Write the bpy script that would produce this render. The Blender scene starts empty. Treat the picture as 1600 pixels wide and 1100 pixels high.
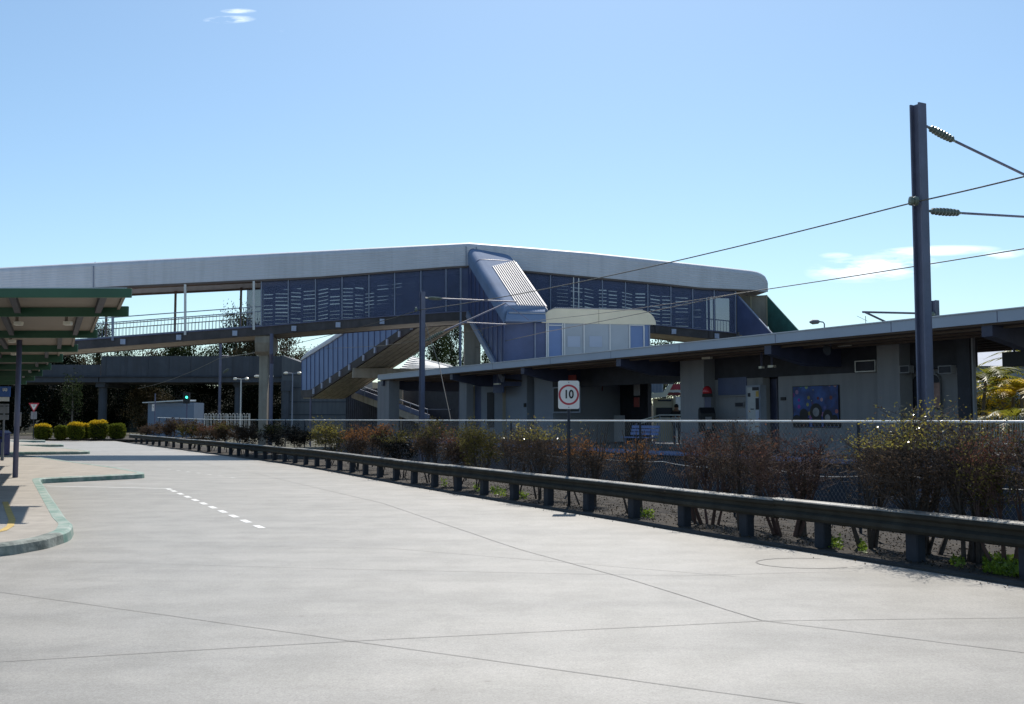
import bpy, math, random
from mathutils import Vector, Matrix, Euler
random.seed(7)
R = math.radians
SC = bpy.context.scene
# ------------------------------------------------------------------ camera
EYE = 1.75; FP = 1600.0; HOR = 655.0
PITCH = math.atan((HOR-550.0)/FP)
cam_d = bpy.data.cameras.new('camera'); cam = bpy.data.objects.new('camera', cam_d)
SC.collection.objects.link(cam); SC.camera = cam
cam.location = (0, 0, EYE); cam.rotation_euler = (R(90)+PITCH, 0, 0)
cam_d.sensor_width = 36; cam_d.lens = 36.0*FP/1600.0
cam_d.clip_start = 0.1; cam_d.clip_end = 6000
# ------------------------------------------------------------------ world, sun, exposure
SUN_EL, SUN_AZ = 51.0, 6.0          # azimuth clockwise from +Y
w = bpy.data.worlds.new('World'); SC.world = w; w.use_nodes = True
SKY_STRENGTH = 0.132
def build_world():
    nt = w.node_tree; N = nt.nodes; L = nt.links; N.clear()
    out = N.new('ShaderNodeOutputWorld'); bg = N.new('ShaderNodeBackground')
    sky = N.new('ShaderNodeTexSky'); sky.sky_type = 'NISHITA'; sky.sun_disc = False
    sky.sun_elevation = R(SUN_EL); sky.sun_rotation = R(SUN_AZ)
    sky.altitude = 0; sky.air_density = 1.0; sky.dust_density = 0.6; sky.ozone_density = 3.0
    tc = N.new('ShaderNodeTexCoord'); sp = N.new('ShaderNodeSeparateXYZ'); L.new(tc.outputs['Generated'], sp.inputs[0])
    def m(op, a, b=None, c=None, clamp=False):
        n = N.new('ShaderNodeMath'); n.operation = op; n.use_clamp = clamp
        for i, x in enumerate((a, b, c)):
            if x is None: continue
            if isinstance(x, (int, float)): n.inputs[i].default_value = x
            else: L.new(x, n.inputs[i])
        return n.outputs[0]
    ysafe = m('MAXIMUM', sp.outputs['Y'], 0.05)
    gx = m('DIVIDE', sp.outputs['X'], ysafe); gz = m('DIVIDE', sp.outputs['Z'], ysafe)
    cb = N.new('ShaderNodeCombineXYZ'); L.new(m('MULTIPLY', gx, 16), cb.inputs[0]); L.new(m('MULTIPLY', gz, 75), cb.inputs[1])
    nz = N.new('ShaderNodeTexNoise'); nz.inputs['Scale'].default_value = 1.0; nz.inputs['Detail'].default_value = 6; nz.inputs['Roughness'].default_value = 0.6
    L.new(cb.outputs[0], nz.inputs['Vector'])
    tot = None
    # (u, v, half width px, half height px, gain, tilt)
    for (u, v, hu, hv, g, tilt) in [(1368, 418, 95, 20, 1.0, -.06), (1470, 390, 90, 8, .8, -.03), (1570, 397, 40, 7, .7, -.10), (348, 17, 38, 6, 1.0, -.03), (362, 3, 26, 4, .8, 0), (434, 37, 8, 3, .8, 0), (1310, 398, 25, 5, .5, 0)]:
        cx, cz = (u-800)/1600.0, (HOR-v)/1600.0
        dx = m('SUBTRACT', gx, cx); dz = m('SUBTRACT', gz, cz)
        dz = m('ADD', dz, m('MULTIPLY', dx, tilt))
        ex = m('DIVIDE', dx, hu/1600.0); ez = m('DIVIDE', dz, hv/1600.0)
        r2 = m('ADD', m('MULTIPLY', ex, ex), m('MULTIPLY', ez, ez))
        k = m('MULTIPLY', m('SUBTRACT', 1.35, r2, clamp=False), g)
        k = m('MAXIMUM', k, 0)
        tot = k if tot is None else m('MAXIMUM', tot, k)
    k = m('MULTIPLY', tot, m('MULTIPLY', m('SUBTRACT', nz.outputs[0], 0.40), 5.5, clamp=True), clamp=True)
    front = m('GREATER_THAN', sp.outputs['Y'], 0.3)
    k = m('MULTIPLY', m('MULTIPLY', k, front), 0.85)
    # slightly deeper and cooler sky towards the zenith, paler at the horizon
    hs = N.new('ShaderNodeHueSaturation'); hs.inputs['Saturation'].default_value = 0.98
    ti = N.new('ShaderNodeMixRGB'); ti.blend_type = 'MULTIPLY'; ti.inputs[0].default_value = 1; ti.inputs[2].default_value = (.88, 1.0, 1.0, 1); L.new(sky.outputs[0], ti.inputs[1]); L.new(ti.outputs[0], hs.inputs['Color'])
    mx = N.new('ShaderNodeMixRGB'); mx.inputs[2].default_value = (10.5, 11.2, 11.8, 1)
    L.new(k, mx.inputs[0]); L.new(hs.outputs[0], mx.inputs[1])
    L.new(mx.outputs[0], bg.inputs[0]); bg.inputs[1].default_value = SKY_STRENGTH
    L.new(bg.outputs[0], out.inputs[0])
build_world()
sl = bpy.data.lights.new('sun', 'SUN'); sl.energy = 5.0; sl.angle = R(0.53); sl.color = (1.0, 0.94, 0.86)
so = bpy.data.objects.new('sun', sl); SC.collection.objects.link(so)
sdir = Vector((math.sin(R(SUN_AZ))*math.cos(R(SUN_EL)), math.cos(R(SUN_AZ))*math.cos(R(SUN_EL)), math.sin(R(SUN_EL))))
so.rotation_euler = (-sdir).to_track_quat('-Z', 'Y').to_euler(); so.location = sdir*100
SC.view_settings.view_transform = 'Standard'; SC.view_settings.look = 'None'
SC.view_settings.exposure = 0.02; SC.view_settings.gamma = 1; SC.view_settings.use_curve_mapping = False
# ------------------------------------------------------------------ photo-pixel to world helpers
UP = Vector((0, -math.sin(PITCH), math.cos(PITCH))); FW = Vector((0, math.cos(PITCH), math.sin(PITCH)))
CAMP = Vector((0, 0, EYE)); Z = Vector((0, 0, 1))
def ray(u, v): return Vector((u-800, 0, 0)) + UP*(550-v) + FW*FP
def P(u, v, Y):
    d = ray(u, v); return CAMP + d*(Y/d.y)
def G(u, v, z=0.0):
    d = ray(u, v); return CAMP + d*((z-EYE)/d.z)
def VP(u, v, a, b):                      # on the vertical plane through plan points a, b
    d = ray(u, v); nx, ny = (b[1]-a[1]), -(b[0]-a[0])
    t = (a[0]*nx + a[1]*ny)/(d.x*nx + d.y*ny); return CAMP + d*t
def lerp(a, b, t): return a + (b-a)*t
def interp(tab, x):
    if x <= tab[0][0]: i = 0
    elif x >= tab[-1][0]: i = len(tab)-2
    else:
        i = 0
        while tab[i+1][0] < x: i += 1
    (x0, y0), (x1, y1) = tab[i], tab[i+1]
    return y0 + (y1-y0)*(x-x0)/(x1-x0)
# ------------------------------------------------------------------ object helpers
def empty(name, loc=(0, 0, 0), rz=0):
    o = bpy.data.objects.new(name, None); o.location = loc; o.rotation_euler = (0, 0, rz)
    o.empty_display_size = .3; SC.collection.objects.link(o); return o
def tag(o, label=None, cat=None, group=None, kind=None):
    if label: o['label'] = label
    if cat: o['category'] = cat
    if group: o['group'] = group
    if kind: o['kind'] = kind
    return o
def thing(name, label, cat, loc=(0, 0, 0), rz=0, group=None):
    return tag(empty(name, loc, rz), label, cat, group)
class MB:
    def __init__(s): s.v = []; s.f = []
    def add(s, vs, fs):
        k = len(s.v); s.v += [tuple(x) for x in vs]; s.f += [tuple(i+k for i in f) for f in fs]; return s
    def hexa(s, p):                      # 8 points: bottom 4 ccw, top 4 ccw
        return s.add(p, [(3, 2, 1, 0), (4, 5, 6, 7), (0, 1, 5, 4), (1, 2, 6, 5), (2, 3, 7, 6), (3, 0, 4, 7)])
    def box(s, c, d, rz=0):
        cx, cy, cz = c; x, y, z = d[0]/2, d[1]/2, d[2]/2; ca, sa = math.cos(rz), math.sin(rz)
        p = []
        for zz in (-z, z):
            for (a, b) in ((-x, -y), (x, -y), (x, y), (-x, y)): p.append((cx+a*ca-b*sa, cy+a*sa+b*ca, cz+zz))
        return s.hexa(p)
    def beam(s, a, b, wd, ht, up=Z):     # rectangular bar from a to b
        a = Vector(a); b = Vector(b); d = (b-a).normalized()
        sx = d.cross(up)
        if sx.length < 1e-4: sx = Vector((1, 0, 0))
        sx.normalize(); uy = sx.cross(d).normalized(); sx = sx*wd/2; uy = uy*ht/2
        return s.hexa([a-sx-uy, a+sx-uy, b+sx-uy, b-sx-uy, a-sx+uy, a+sx+uy, b+sx+uy, b-sx+uy])
    def prism(s, poly, ext):             # planar polygon (3d points) extruded by ext
        ext = Vector(ext); n = len(poly); p = [Vector(x) for x in poly]; q = [x+ext for x in p]
        fs = [tuple(range(n-1, -1, -1)), tuple(range(n, 2*n))]
        fs += [(i, (i+1) % n, n+(i+1) % n, n+i) for i in range(n)]
        return s.add(p+q, fs)
    def tube(s, pts, r, n=6, cap=True):
        pts = [Vector(p) for p in pts]; rr = r if isinstance(r, (list, tuple)) else [r]*len(pts)
        k0 = len(s.v); vs = []; fs = []
        ref = None
        for i, p in enumerate(pts):
            d = (pts[min(i+1, len(pts)-1)]-pts[max(i-1, 0)])
            d = d.normalized() if d.length > 1e-9 else Z
            if ref is None: ref = Vector((0, 0, 1)) if abs(d.z) < .9 else Vector((1, 0, 0))
            a = d.cross(ref)
            if a.length < 1e-4: ref = Vector((0, 1, 0)); a = d.cross(ref)
            a.normalize(); b = d.cross(a).normalized()
            for j in range(n):
                t = 2*math.pi*j/n; vs.append(p + a*(rr[i]*math.cos(t)) + b*(rr[i]*math.sin(t)))
        for i in range(len(pts)-1):
            for j in range(n): fs.append((i*n+j, i*n+(j+1) % n, (i+1)*n+(j+1) % n, (i+1)*n+j))
        if cap: fs.append(tuple(range(n-1, -1, -1))); fs.append(tuple((len(pts)-1)*n+j for j in range(n)))
        return s.add(vs, fs)
    def lathe(s, c, prof, n=12, ax=Z):   # prof: (r, h) along axis ax from c
        c = Vector(c); ax = Vector(ax).normalized(); a = ax.cross(Vector((1, 0, 0)) if abs(ax.x) < .9 else Vector((0, 1, 0))).normalized(); b = ax.cross(a)
        vs = []; fs = []
        for (r, h) in prof:
            for j in range(n):
                t = 2*math.pi*j/n; vs.append(c + ax*h + a*(r*math.cos(t)) + b*(r*math.sin(t)))
        for i in range(len(prof)-1):
            for j in range(n): fs.append((i*n+j, i*n+(j+1) % n, (i+1)*n+(j+1) % n, (i+1)*n+j))
        fs.append(tuple(range(n-1, -1, -1))); fs.append(tuple((len(prof)-1)*n+j for j in range(n)))
        return s.add(vs, fs)
    def build(s, name, mat, parent=None, label=None, smooth=False):
        me = bpy.data.meshes.new(name); me.from_pydata(s.v, [], s.f); me.update()
        if mat is not None:
            for m_ in (mat if isinstance(mat, (list, tuple)) else [mat]): me.materials.append(m_)
        if smooth:
            for p in me.polygons: p.use_smooth = True
        o = bpy.data.objects.new(name, me); SC.collection.objects.link(o)
        if parent is not None:
            o.parent = parent; o.matrix_parent_inverse = Matrix.Identity(4)
            if parent.get('_w'): pass
        if label: o['label'] = label
        return o
def fixn(o):
    import bmesh
    bm = bmesh.new(); bm.from_mesh(o.data); bmesh.ops.recalc_face_normals(bm, faces=bm.faces); bm.to_mesh(o.data); bm.free(); return o
def bevel(o, wd=.01, seg=2):
    m = o.modifiers.new('bevel', 'BEVEL'); m.width = wd; m.segments = seg; m.limit_method = 'ANGLE'; return o
def copy_tree(o, parent=None):
    c = o.copy(); SC.collection.objects.link(c)
    if parent is not None: c.parent = parent
    for ch in [x for x in bpy.data.objects if x.parent == o]: copy_tree(ch, c)
    return c
# world-space parts under an empty at loc: shift the mesh builder
def local(mb, root):
    M = Matrix.Translation(root.location) @ root.rotation_euler.to_matrix().to_4x4(); Mi = M.inverted()
    mb.v = [tuple(Mi @ Vector(p)) for p in mb.v]; return mb
# ------------------------------------------------------------------ materials
def lin(c): return tuple((x/12.92 if x <= .04045 else ((x+.055)/1.055)**2.4) for x in c)
def mat(name, col, rough=.7, metal=0.0, var=.25, scale=3.0, bump=0.0, bscale=30.0, col2=None, stretch=None, spec=None, stain=None):
    m = bpy.data.materials.new(name); m.use_nodes = True; nt = m.node_tree; N = nt.nodes; L = nt.links
    b = N['Principled BSDF']; b.inputs['Roughness'].default_value = rough; b.inputs['Metallic'].default_value = metal
    if spec is not None: b.inputs['Specular IOR Level'].default_value = spec
    tc = N.new('ShaderNodeTexCoord'); mp = N.new('ShaderNodeMapping'); L.new(tc.outputs['Object'], mp.inputs[0])
    if stretch: mp.inputs['Scale'].default_value = stretch
    nz = N.new('ShaderNodeTexNoise'); nz.inputs['Scale'].default_value = scale; nz.inputs['Detail'].default_value = 7; nz.inputs['Roughness'].default_value = .62
    L.new(mp.outputs[0], nz.inputs['Vector'])
    rp = N.new('ShaderNodeValToRGB'); rp.color_ramp.elements[0].position = .32; rp.color_ramp.elements[1].position = .70
    c2 = col2 if col2 else tuple(min(1, x*(1+var)) for x in col)
    c1 = col if col2 else tuple(x*(1-var) for x in col)
    rp.color_ramp.elements[0].color = (*c1, 1); rp.color_ramp.elements[1].color = (*c2, 1)
    L.new(nz.outputs[0], rp.inputs[0]); colout = rp.outputs[0]
    if stain:                             # vertical dirt streaks: (colour, amount)
        m2 = N.new('ShaderNodeMapping'); m2.inputs['Scale'].default_value = (2.2, 2.2, .16); L.new(tc.outputs['Object'], m2.inputs[0])
        n2 = N.new('ShaderNodeTexNoise'); n2.inputs['Scale'].default_value = 1.6; n2.inputs['Detail'].default_value = 6; L.new(m2.outputs[0], n2.inputs['Vector'])
        r2 = N.new('ShaderNodeValToRGB'); r2.color_ramp.elements[0].position = .45; r2.color_ramp.elements[1].position = .7
        r2.color_ramp.elements[1].color = (stain[1],)*3+(1,); L.new(n2.outputs[0], r2.inputs[0])
        mx = N.new('ShaderNodeMixRGB'); L.new(r2.outputs[0], mx.inputs[0]); L.new(colout, mx.inputs[1]); mx.inputs[2].default_value = (*stain[0], 1); colout = mx.outputs[0]
    L.new(colout, b.inputs['Base Color'])
    if bump:
        n3 = N.new('ShaderNodeTexNoise'); n3.inputs['Scale'].default_value = bscale; n3.inputs['Detail'].default_value = 4; L.new(mp.outputs[0], n3.inputs['Vector'])
        bp = N.new('ShaderNodeBump'); bp.inputs['Strength'].default_value = bump; bp.inputs['Distance'].default_value = .02
        L.new(n3.outputs[0], bp.inputs['Height']); L.new(bp.outputs[0], b.inputs['Normal'])
    return m
def leafmat(name, c1, c2, trans=.35, scale=2.0, rough=.45, spec=.5):
    m = bpy.data.materials.new(name); m.use_nodes = True; nt = m.node_tree; N = nt.nodes; L = nt.links
    b = N['Principled BSDF']; b.inputs['Roughness'].default_value = rough; b.inputs['Specular IOR Level'].default_value = spec; out = N['Material Output']
    tc = N.new('ShaderNodeTexCoord'); nz = N.new('ShaderNodeTexNoise'); nz.inputs['Scale'].default_value = scale; nz.inputs['Detail'].default_value = 8; nz.inputs['Roughness'].default_value = .8
    L.new(tc.outputs['Object'], nz.inputs['Vector'])
    rp = N.new('ShaderNodeValToRGB'); rp.color_ramp.elements[0].position = .36; rp.color_ramp.elements[1].position = .66
    rp.color_ramp.elements[0].color = (*c1, 1); rp.color_ramp.elements[1].color = (*c2, 1)
    L.new(nz.outputs[0], rp.inputs[0]); L.new(rp.outputs[0], b.inputs['Base Color'])
    tr = N.new('ShaderNodeBsdfTranslucent'); L.new(rp.outputs[0], tr.inputs[0])
    mx = N.new('ShaderNodeMixShader'); mx.inputs[0].default_value = trans
    L.new(b.outputs[0], mx.inputs[1]); L.new(tr.outputs[0], mx.inputs[2]); L.new(mx.outputs[0], out.inputs[0]); return m
def screenmat(name, col, through, rough=.5):   # perforated sheet: part of the light goes straight through the holes
    m = mat(name, col, rough, var=.15, scale=1.5); nt = m.node_tree; N = nt.nodes; L = nt.links
    b = N['Principled BSDF']; out = N['Material Output']; tr = N.new('ShaderNodeBsdfTransparent'); mx = N.new('ShaderNodeMixShader')
    mx.inputs[0].default_value = through; L.new(b.outputs[0], mx.inputs[1]); L.new(tr.outputs[0], mx.inputs[2]); L.new(mx.outputs[0], out.inputs[0]); return m
def emis(name, col, s):
    m = bpy.data.materials.new(name); m.use_nodes = True; b = m.node_tree.nodes['Principled BSDF']
    b.inputs['Base Color'].default_value = (*col, 1); b.inputs['Emission Color'].default_value = (*col, 1); b.inputs['Emission Strength'].default_value = s; return m
def concrete_road():
    m = bpy.data.materials.new('concrete_road'); m.use_nodes = True; nt = m.node_tree; N = nt.nodes; L = nt.links; b = N['Principled BSDF']
    tc = N.new('ShaderNodeTexCoord')
    def noise(sc, det, mapping=None, rough=.6):
        n = N.new('ShaderNodeTexNoise'); n.inputs['Scale'].default_value = sc; n.inputs['Detail'].default_value = det; n.inputs['Roughness'].default_value = rough
        if mapping:
            mp = N.new('ShaderNodeMapping'); mp.inputs['Scale'].default_value = mapping[0]; mp.inputs['Rotation'].default_value = (0, 0, mapping[1]); L.new(tc.outputs['Object'], mp.inputs[0]); L.new(mp.outputs[0], n.inputs['Vector'])
        else: L.new(tc.outputs['Object'], n.inputs['Vector'])
        return n.outputs[0]
    def ramp(x, p0, p1, c0, c1):
        r = N.new('ShaderNodeValToRGB'); r.color_ramp.elements[0].position = p0; r.color_ramp.elements[1].position = p1
        r.color_ramp.elements[0].color = (*c0, 1); r.color_ramp.elements[1].color = (*c1, 1); L.new(x, r.inputs[0]); return r.outputs[0]
    def mul(a, c, f=1.0):
        x = N.new('ShaderNodeMixRGB'); x.blend_type = 'MULTIPLY'; x.inputs[0].default_value = f; L.new(a, x.inputs[1]); L.new(c, x.inputs[2]); return x.outputs[0]
    base = ramp(noise(.22, 6), .3, .72, (.325, .308, .275), (.40, .378, .34))
    base = mul(base, ramp(noise(.5, 7, ((.35, 2.6, 1), R(28))), .36, .60, (.84, .845, .85), (1, 1, 1)))    # tyre-wear smears along the lane
    base = mul(base, ramp(noise(1.7, 8), .40, .58, (.86, .86, .85), (1, 1, 1)))
    base = mul(base, ramp(noise(55, 4, None, .85), .38, .60, (.72, .72, .72), (1.10, 1.10, 1.09)))           # aggregate
    base = mul(base, ramp(noise(18, 5, None, .8), .36, .62, (.86, .86, .855), (1.04, 1.04, 1.04)))
    spots = ramp(noise(4.5, 3), .70, .74, (1, 1, 1), (.72, .71, .69)); base = mul(base, spots)               # small oil spots
    fleck = N.new('ShaderNodeTexVoronoi'); fleck.inputs['Scale'].default_value = 26; L.new(tc.outputs['Object'], fleck.inputs['Vector'])
    fl = ramp(fleck.outputs['Distance'], .03, .06, (1, 1, 1), (0, 0, 0))
    fn = ramp(noise(1.3, 2), .55, .60, (0, 0, 0), (1, 1, 1)); fm = mul(fl, fn)
    mx = N.new('ShaderNodeMixRGB'); L.new(fm, mx.inputs[0]); L.new(base, mx.inputs[1]); mx.inputs[2].default_value = (.62, .62, .60, 1)
    L.new(mx.outputs[0], b.inputs['Base Color'])
    b.inputs['Roughness'].default_value = .52; b.inputs['Specular IOR Level'].default_value = .55
    bp = N.new('ShaderNodeBump'); bp.inputs['Strength'].default_value = .35; bp.inputs['Distance'].default_value = .006
    L.new(noise(90, 5, None, .75), bp.inputs['Height']); L.new(bp.outputs[0], b.inputs['Normal'])
    return m
M = {}
M['road'] = concrete_road()
M['pave'] = mat('pavement_concrete', (.36, .325, .275), .8, var=.16, scale=1.7, bump=.4, bscale=60, stain=((.26, .235, .205), .5))
M['kerb_green'] = mat('weathered_green_paint', (.085, .19, .155), .65, scale=3.2, col2=(.40, .44, .39), bump=.3, bscale=25, stain=((.13, .27, .21), .55))
M['kerb_worn'] = mat('worn_kerb', (.085, .10, .09), .85, scale=3.2, col2=(.40, .43, .38), bump=.5, bscale=22, stain=((.11, .15, .12), .55))
M['kerb'] = mat('kerb_concrete', (.035, .033, .030), .85, var=.35, scale=2.5, bump=.3)  # darkened to carry the shadow band along the guardrail in its colour
M['soil'] = mat('verge_soil', (.010, .008, .007), .95, scale=5, col2=(.060, .048, .034), bump=.8, bscale=35)  # darkened base colour stands in for the shade under the shrubs
M['ground'] = mat('ground', (.05, .05, .03), .95, scale=.3, col2=(.11, .10, .06), bump=.4)
M['ballast'] = mat('ballast', (.025, .022, .02), .95, scale=14, col2=(.085, .075, .065), bump=1, bscale=22)
M['white'] = mat('white_paint', (.74, .74, .71), .6, var=.10, scale=9)
M['worn_white'] = mat('worn_white_paint', (.50, .50, .47), .6, var=.25, scale=9)
M['yellow'] = mat('worn_yellow_paint', (.52, .36, .10), .7, var=.2, scale=6)
M['joint'] = mat('joint_sealant', (.18, .17, .157), .8, scale=1.8, col2=(.38, .36, .33))
M['roofmetal'] = mat('roof_sheet', (.62, .63, .67), .5, var=.06, scale=.6, stain=((.44, .45, .47), .35), spec=.5)
M['roofblue'] = mat('blue_roof_sheet', (.17, .24, .37), .85, var=.12, scale=.8)
M['ribroof'] = mat('ribbed_bare_roof', (.36, .37, .39), .55, var=.1)
M['cream'] = mat('cream_fascia', (.82, .73, .54), .6, var=.06, scale=1.2)
M['soffit'] = mat('brown_soffit', (.13, .10, .085), .8, var=.2, scale=1)
M['beamdark'] = mat('dark_deck_beam', (.075, .066, .068), .7, var=.35, scale=1.2, stain=((.05, .04, .04), .6))
M['concrete'] = mat('pier_concrete', (.36, .32, .26), .85, var=.15, scale=1.2, bump=.2, stain=((.20, .17, .14), .6))
M['overpass'] = mat('overpass_concrete', (.085, .09, .105), .9, var=.2, scale=.5, stain=((.075, .075, .085), .9))
M['screen'] = screenmat('blue_perforated_screen', (.075, .10, .20), .38)
M['screen_dense'] = screenmat('blue_mesh_sheet', (.07, .095, .20), .10)
M['louvre'] = mat('louvre_boards', (.045, .055, .10), .6, var=.2)
M['mullion'] = mat('blue_grey_mullion', (.24, .27, .35), .5, var=.1)
M['mullion_white'] = mat('pale_mullion', (.66, .66, .64), .5, var=.06)
M['bluepanel'] = mat('blue_cladding', (.16, .24, .44), .5, var=.08, scale=.8)
M['darkblue'] = mat('dark_blue_cladding', (.08, .105, .21), .5, var=.2, scale=.8)
M['glass'] = mat('frosted_glazing', (.36, .39, .43), .25, var=.12, scale=.4)
M['bracket'] = mat('pale_blue_bracket', (.40, .44, .56), .5, var=.1)
M['purple'] = mat('purple_grey_steel', (.115, .12, .20), .45, var=.12, scale=1.5)
M['beamblue'] = mat('dark_blue_beam', (.05, .055, .10), .5, var=.15)
M['mast'] = mat('painted_mast_steel', (.13, .14, .21), .45, var=.15, scale=2, stain=((.08, .07, .08), .5))
M['wire'] = mat('wire', (.17, .15, .125), .5, metal=.3)
M['insul'] = mat('grey_green_porcelain', (.16, .19, .15), .25, var=.2)
M['fascia'] = mat('canopy_fascia', (.40, .45, .54), .5, var=.06, scale=.5)
M['wallp'] = mat('station_wall', (.26, .26, .28), .8, var=.1, scale=.6, stain=((.16, .16, .17), .4))
M['walllow'] = mat('station_wall_blue_grey', (.27, .30, .37), .8, var=.08, scale=.6)
M['black'] = mat('near_black', (.014, .014, .018), .6, var=.2)
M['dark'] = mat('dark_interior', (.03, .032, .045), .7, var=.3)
M['platform'] = mat('platform_asphalt', (.12, .12, .125), .9, var=.2, scale=3)
M['platwall'] = mat('platform_wall', (.045, .05, .065), .9, var=.3, scale=1.2)
M['platedge'] = mat('platform_edge_paint', (.16, .22, .40), .7, var=.3, scale=9)
M['green'] = mat('green_fascia_paint', (.03, .10, .055), .5, var=.15, scale=1)
M['greenmesh'] = mat('green_sheet', (.05, .16, .13), .5, var=.25, scale=1.5)
M['canopysoffit'] = mat('beige_canopy_soffit', (.20, .165, .13), .7, var=.08, scale=.7)
M['lampglass'] = mat('lamp_diffuser', (.80, .77, .66), .3, var=.03)
M['galv'] = mat('weathered_guardrail_shaded', (.024, .023, .019), .8, metal=.0, scale=2.5, col2=(.048, .046, .038), stain=((.02, .018, .015), .6), spec=.2)  # near-black base holds the shade on the rail's road face
M['galv_sunlit'] = mat('sunlit_galvanised_top', (.12, .12, .11), .5, scale=5, col2=(.28, .28, .255), stain=((.06, .055, .045), .7))  # lighter steel: sunlight along the rail top put into the colour
M['galvpost'] = mat('guardrail_post', (.030, .034, .045), .9, var=.25, scale=4)
M['fencewire'] = mat('galvanised_wire', (.34, .34, .33), .4, metal=.3, var=.2)
M['bark'] = mat('bark', (.075, .055, .042), .9, var=.4, scale=6, bump=.5)
M['palebark'] = mat('pale_bark', (.16, .13, .10), .9, var=.4, scale=3)
M['stem'] = mat('dry_stem', (.075, .058, .05), .85, var=.4, scale=9)
M['redstem'] = mat('reddish_stem', (.10, .055, .045), .8, var=.3, scale=9)
M['leaf_brown'] = leafmat('dry_brown_leaves', (.042, .032, .024), (.13, .088, .06), .35, 3, .8, .1)
M['leaf_red'] = leafmat('reddish_leaves', (.07, .032, .022), (.22, .10, .065), .4, 3, .8, .1)
M['leaf_orange'] = leafmat('orange_dry_leaves', (.12, .05, .02), (.36, .17, .06), .4, 3, .8, .1)
M['leaf_green'] = leafmat('glossy_green_leaves', (.09, .09, .02), (.46, .38, .07), .45, 9, rough=.22, spec=.8)
M['leaf_olive'] = leafmat('olive_leaves', (.045, .045, .016), (.17, .15, .045), .4, 3, .8, .1)
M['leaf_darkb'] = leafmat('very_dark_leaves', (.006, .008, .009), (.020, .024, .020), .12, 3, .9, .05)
M['leaf_tree'] = leafmat('tree_leaves', (.014, .022, .009), (.06, .08, .03), .25, .7, .8, .08)
M['leaf_tree_b'] = leafmat('brownish_tree_leaves', (.03, .026, .014), (.10, .08, .04), .25, .7, .8, .08)
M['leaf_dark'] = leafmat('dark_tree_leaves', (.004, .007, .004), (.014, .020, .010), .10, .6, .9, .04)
M['leaf_gold'] = leafmat('golden_hedge_leaves', (.30, .19, .008), (.80, .58, .03), .5, 2.5, .6, .2)
M['leaf_lime'] = leafmat('lime_hedge_leaves', (.05, .07, .010), (.20, .22, .025), .45, 2.5, .8, .1)
M['leaf_palm'] = leafmat('palm_fronds', (.06, .08, .015), (.32, .30, .03), .5, 1.2)
M['leaf_palm_y'] = leafmat('yellow_palm_fronds', (.30, .20, .02), (.70, .52, .03), .5, 1.2)
M['weed'] = leafmat('weeds', (.07, .13, .015), (.28, .38, .04), .45, 5)
M['litter'] = leafmat('leaf_litter', (.02, .015, .010), (.11, .085, .055), .1, 9, .9, .03)
M['bin'] = mat('blue_bin', (.02, .025, .16), .4, var=.15)
M['signblue'] = mat('sign_blue', (.015, .09, .36), .35, var=.06)
M['signwhite'] = mat('sign_white', (.72, .70, .68), .45, var=.05, scale=3)
M['signred'] = mat('sign_red', (.42, .025, .045), .45, var=.05)
M['signgrey'] = mat('sign_grey', (.22, .22, .24), .5)
M['red'] = mat('red_plastic', (.50, .03, .04), .25, var=.05)
M['benchblue'] = mat('bench_blue', (.12, .20, .46), .5, var=.1)
M['beige'] = mat('beige_panel', (.42, .36, .24), .6, var=.06)
M['darkred'] = mat('dark_red_panel', (.20, .025, .02), .5, var=.1)
M['cloth'] = mat('dark_cloth', (.02, .02, .03), .9, var=.2, scale=8)
M['skin'] = mat('skin', (.28, .15, .10), .6, var=.08)
M['hair'] = mat('dark_hair', (.012, .009, .008), .7)
# ------------------------------------------------------------------ ground, road, kerb, verge
KP = [(1600, 918), (1317, 872), (1200, 853), (1050, 829), (950, 811), (800, 787), (600, 753), (479, 730), (377, 715.5), (240, 697.5), (196, 691.5)]
kl = [Vector((9.2, 3.2)), Vector((7.2, 6.9))] + [G(u, v).xy for (u, v) in KP]
def catmull(pts, n=6):
    out = []
    for i in range(len(pts)-1):
        p0 = pts[max(i-1, 0)]; p1 = pts[i]; p2 = pts[i+1]; p3 = pts[min(i+2, len(pts)-1)]
        for k in range(n):
            t = k/n
            out.append(.5*((2*p1)+(p2-p0)*t+(2*p0-5*p1+4*p2-p3)*t*t+(3*p1-p0-3*p2+p3)*t**3))
    out.append(pts[-1]); return out
def offset(pl, d):                       # positive: to the right of travel (away from the road)
    out = []
    for i, p in enumerate(pl):
        t = (pl[min(i+1, len(pl)-1)]-pl[max(i-1, 0)]).normalized(); out.append(p + Vector((t.y, -t.x))*d)
    return out
def smooth_line(pl, it=3):
    for _ in range(it):
        pl = [pl[0]] + [(pl[i-1]+2*pl[i]+pl[i+1])/4 for i in range(1, len(pl)-1)] + [pl[-1]]
    return pl
KL = smooth_line(catmull(kl, 6), 8)      # kerb foot line, from near right to far left
def arc(pl):
    s = [0]
    for i in range(1, len(pl)): s.append(s[-1]+(pl[i]-pl[i-1]).length)
    return s
def at_arc(pl, s, S=None):
    S = S or arc(pl)
    s = max(0, min(S[-1], s)); i = 0
    while i < len(S)-2 and S[i+1] < s: i += 1
    t = (s-S[i])/max(1e-6, S[i+1]-S[i]); p = pl[i].lerp(pl[i+1], t); d = (pl[i+1]-pl[i]).normalized(); return p, d
def ribbon(mb, a, b, za, zb):
    n = len(a); vs = [(p.x, p.y, za) for p in a] + [(p.x, p.y, zb) for p in b]
    mb.add(vs, [(i, i+1, n+i+1, n+i) for i in range(n-1)]); return mb
VZ = .03
g = MB(); g.add([(-1500, -400, -1.0), (1500, -400, -1.0), (1500, 3000, -1.0), (-1500, 3000, -1.0)], [(0, 1, 2, 3)])
tag(g.build('ground', M['ground']), kind='structure')
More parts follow.
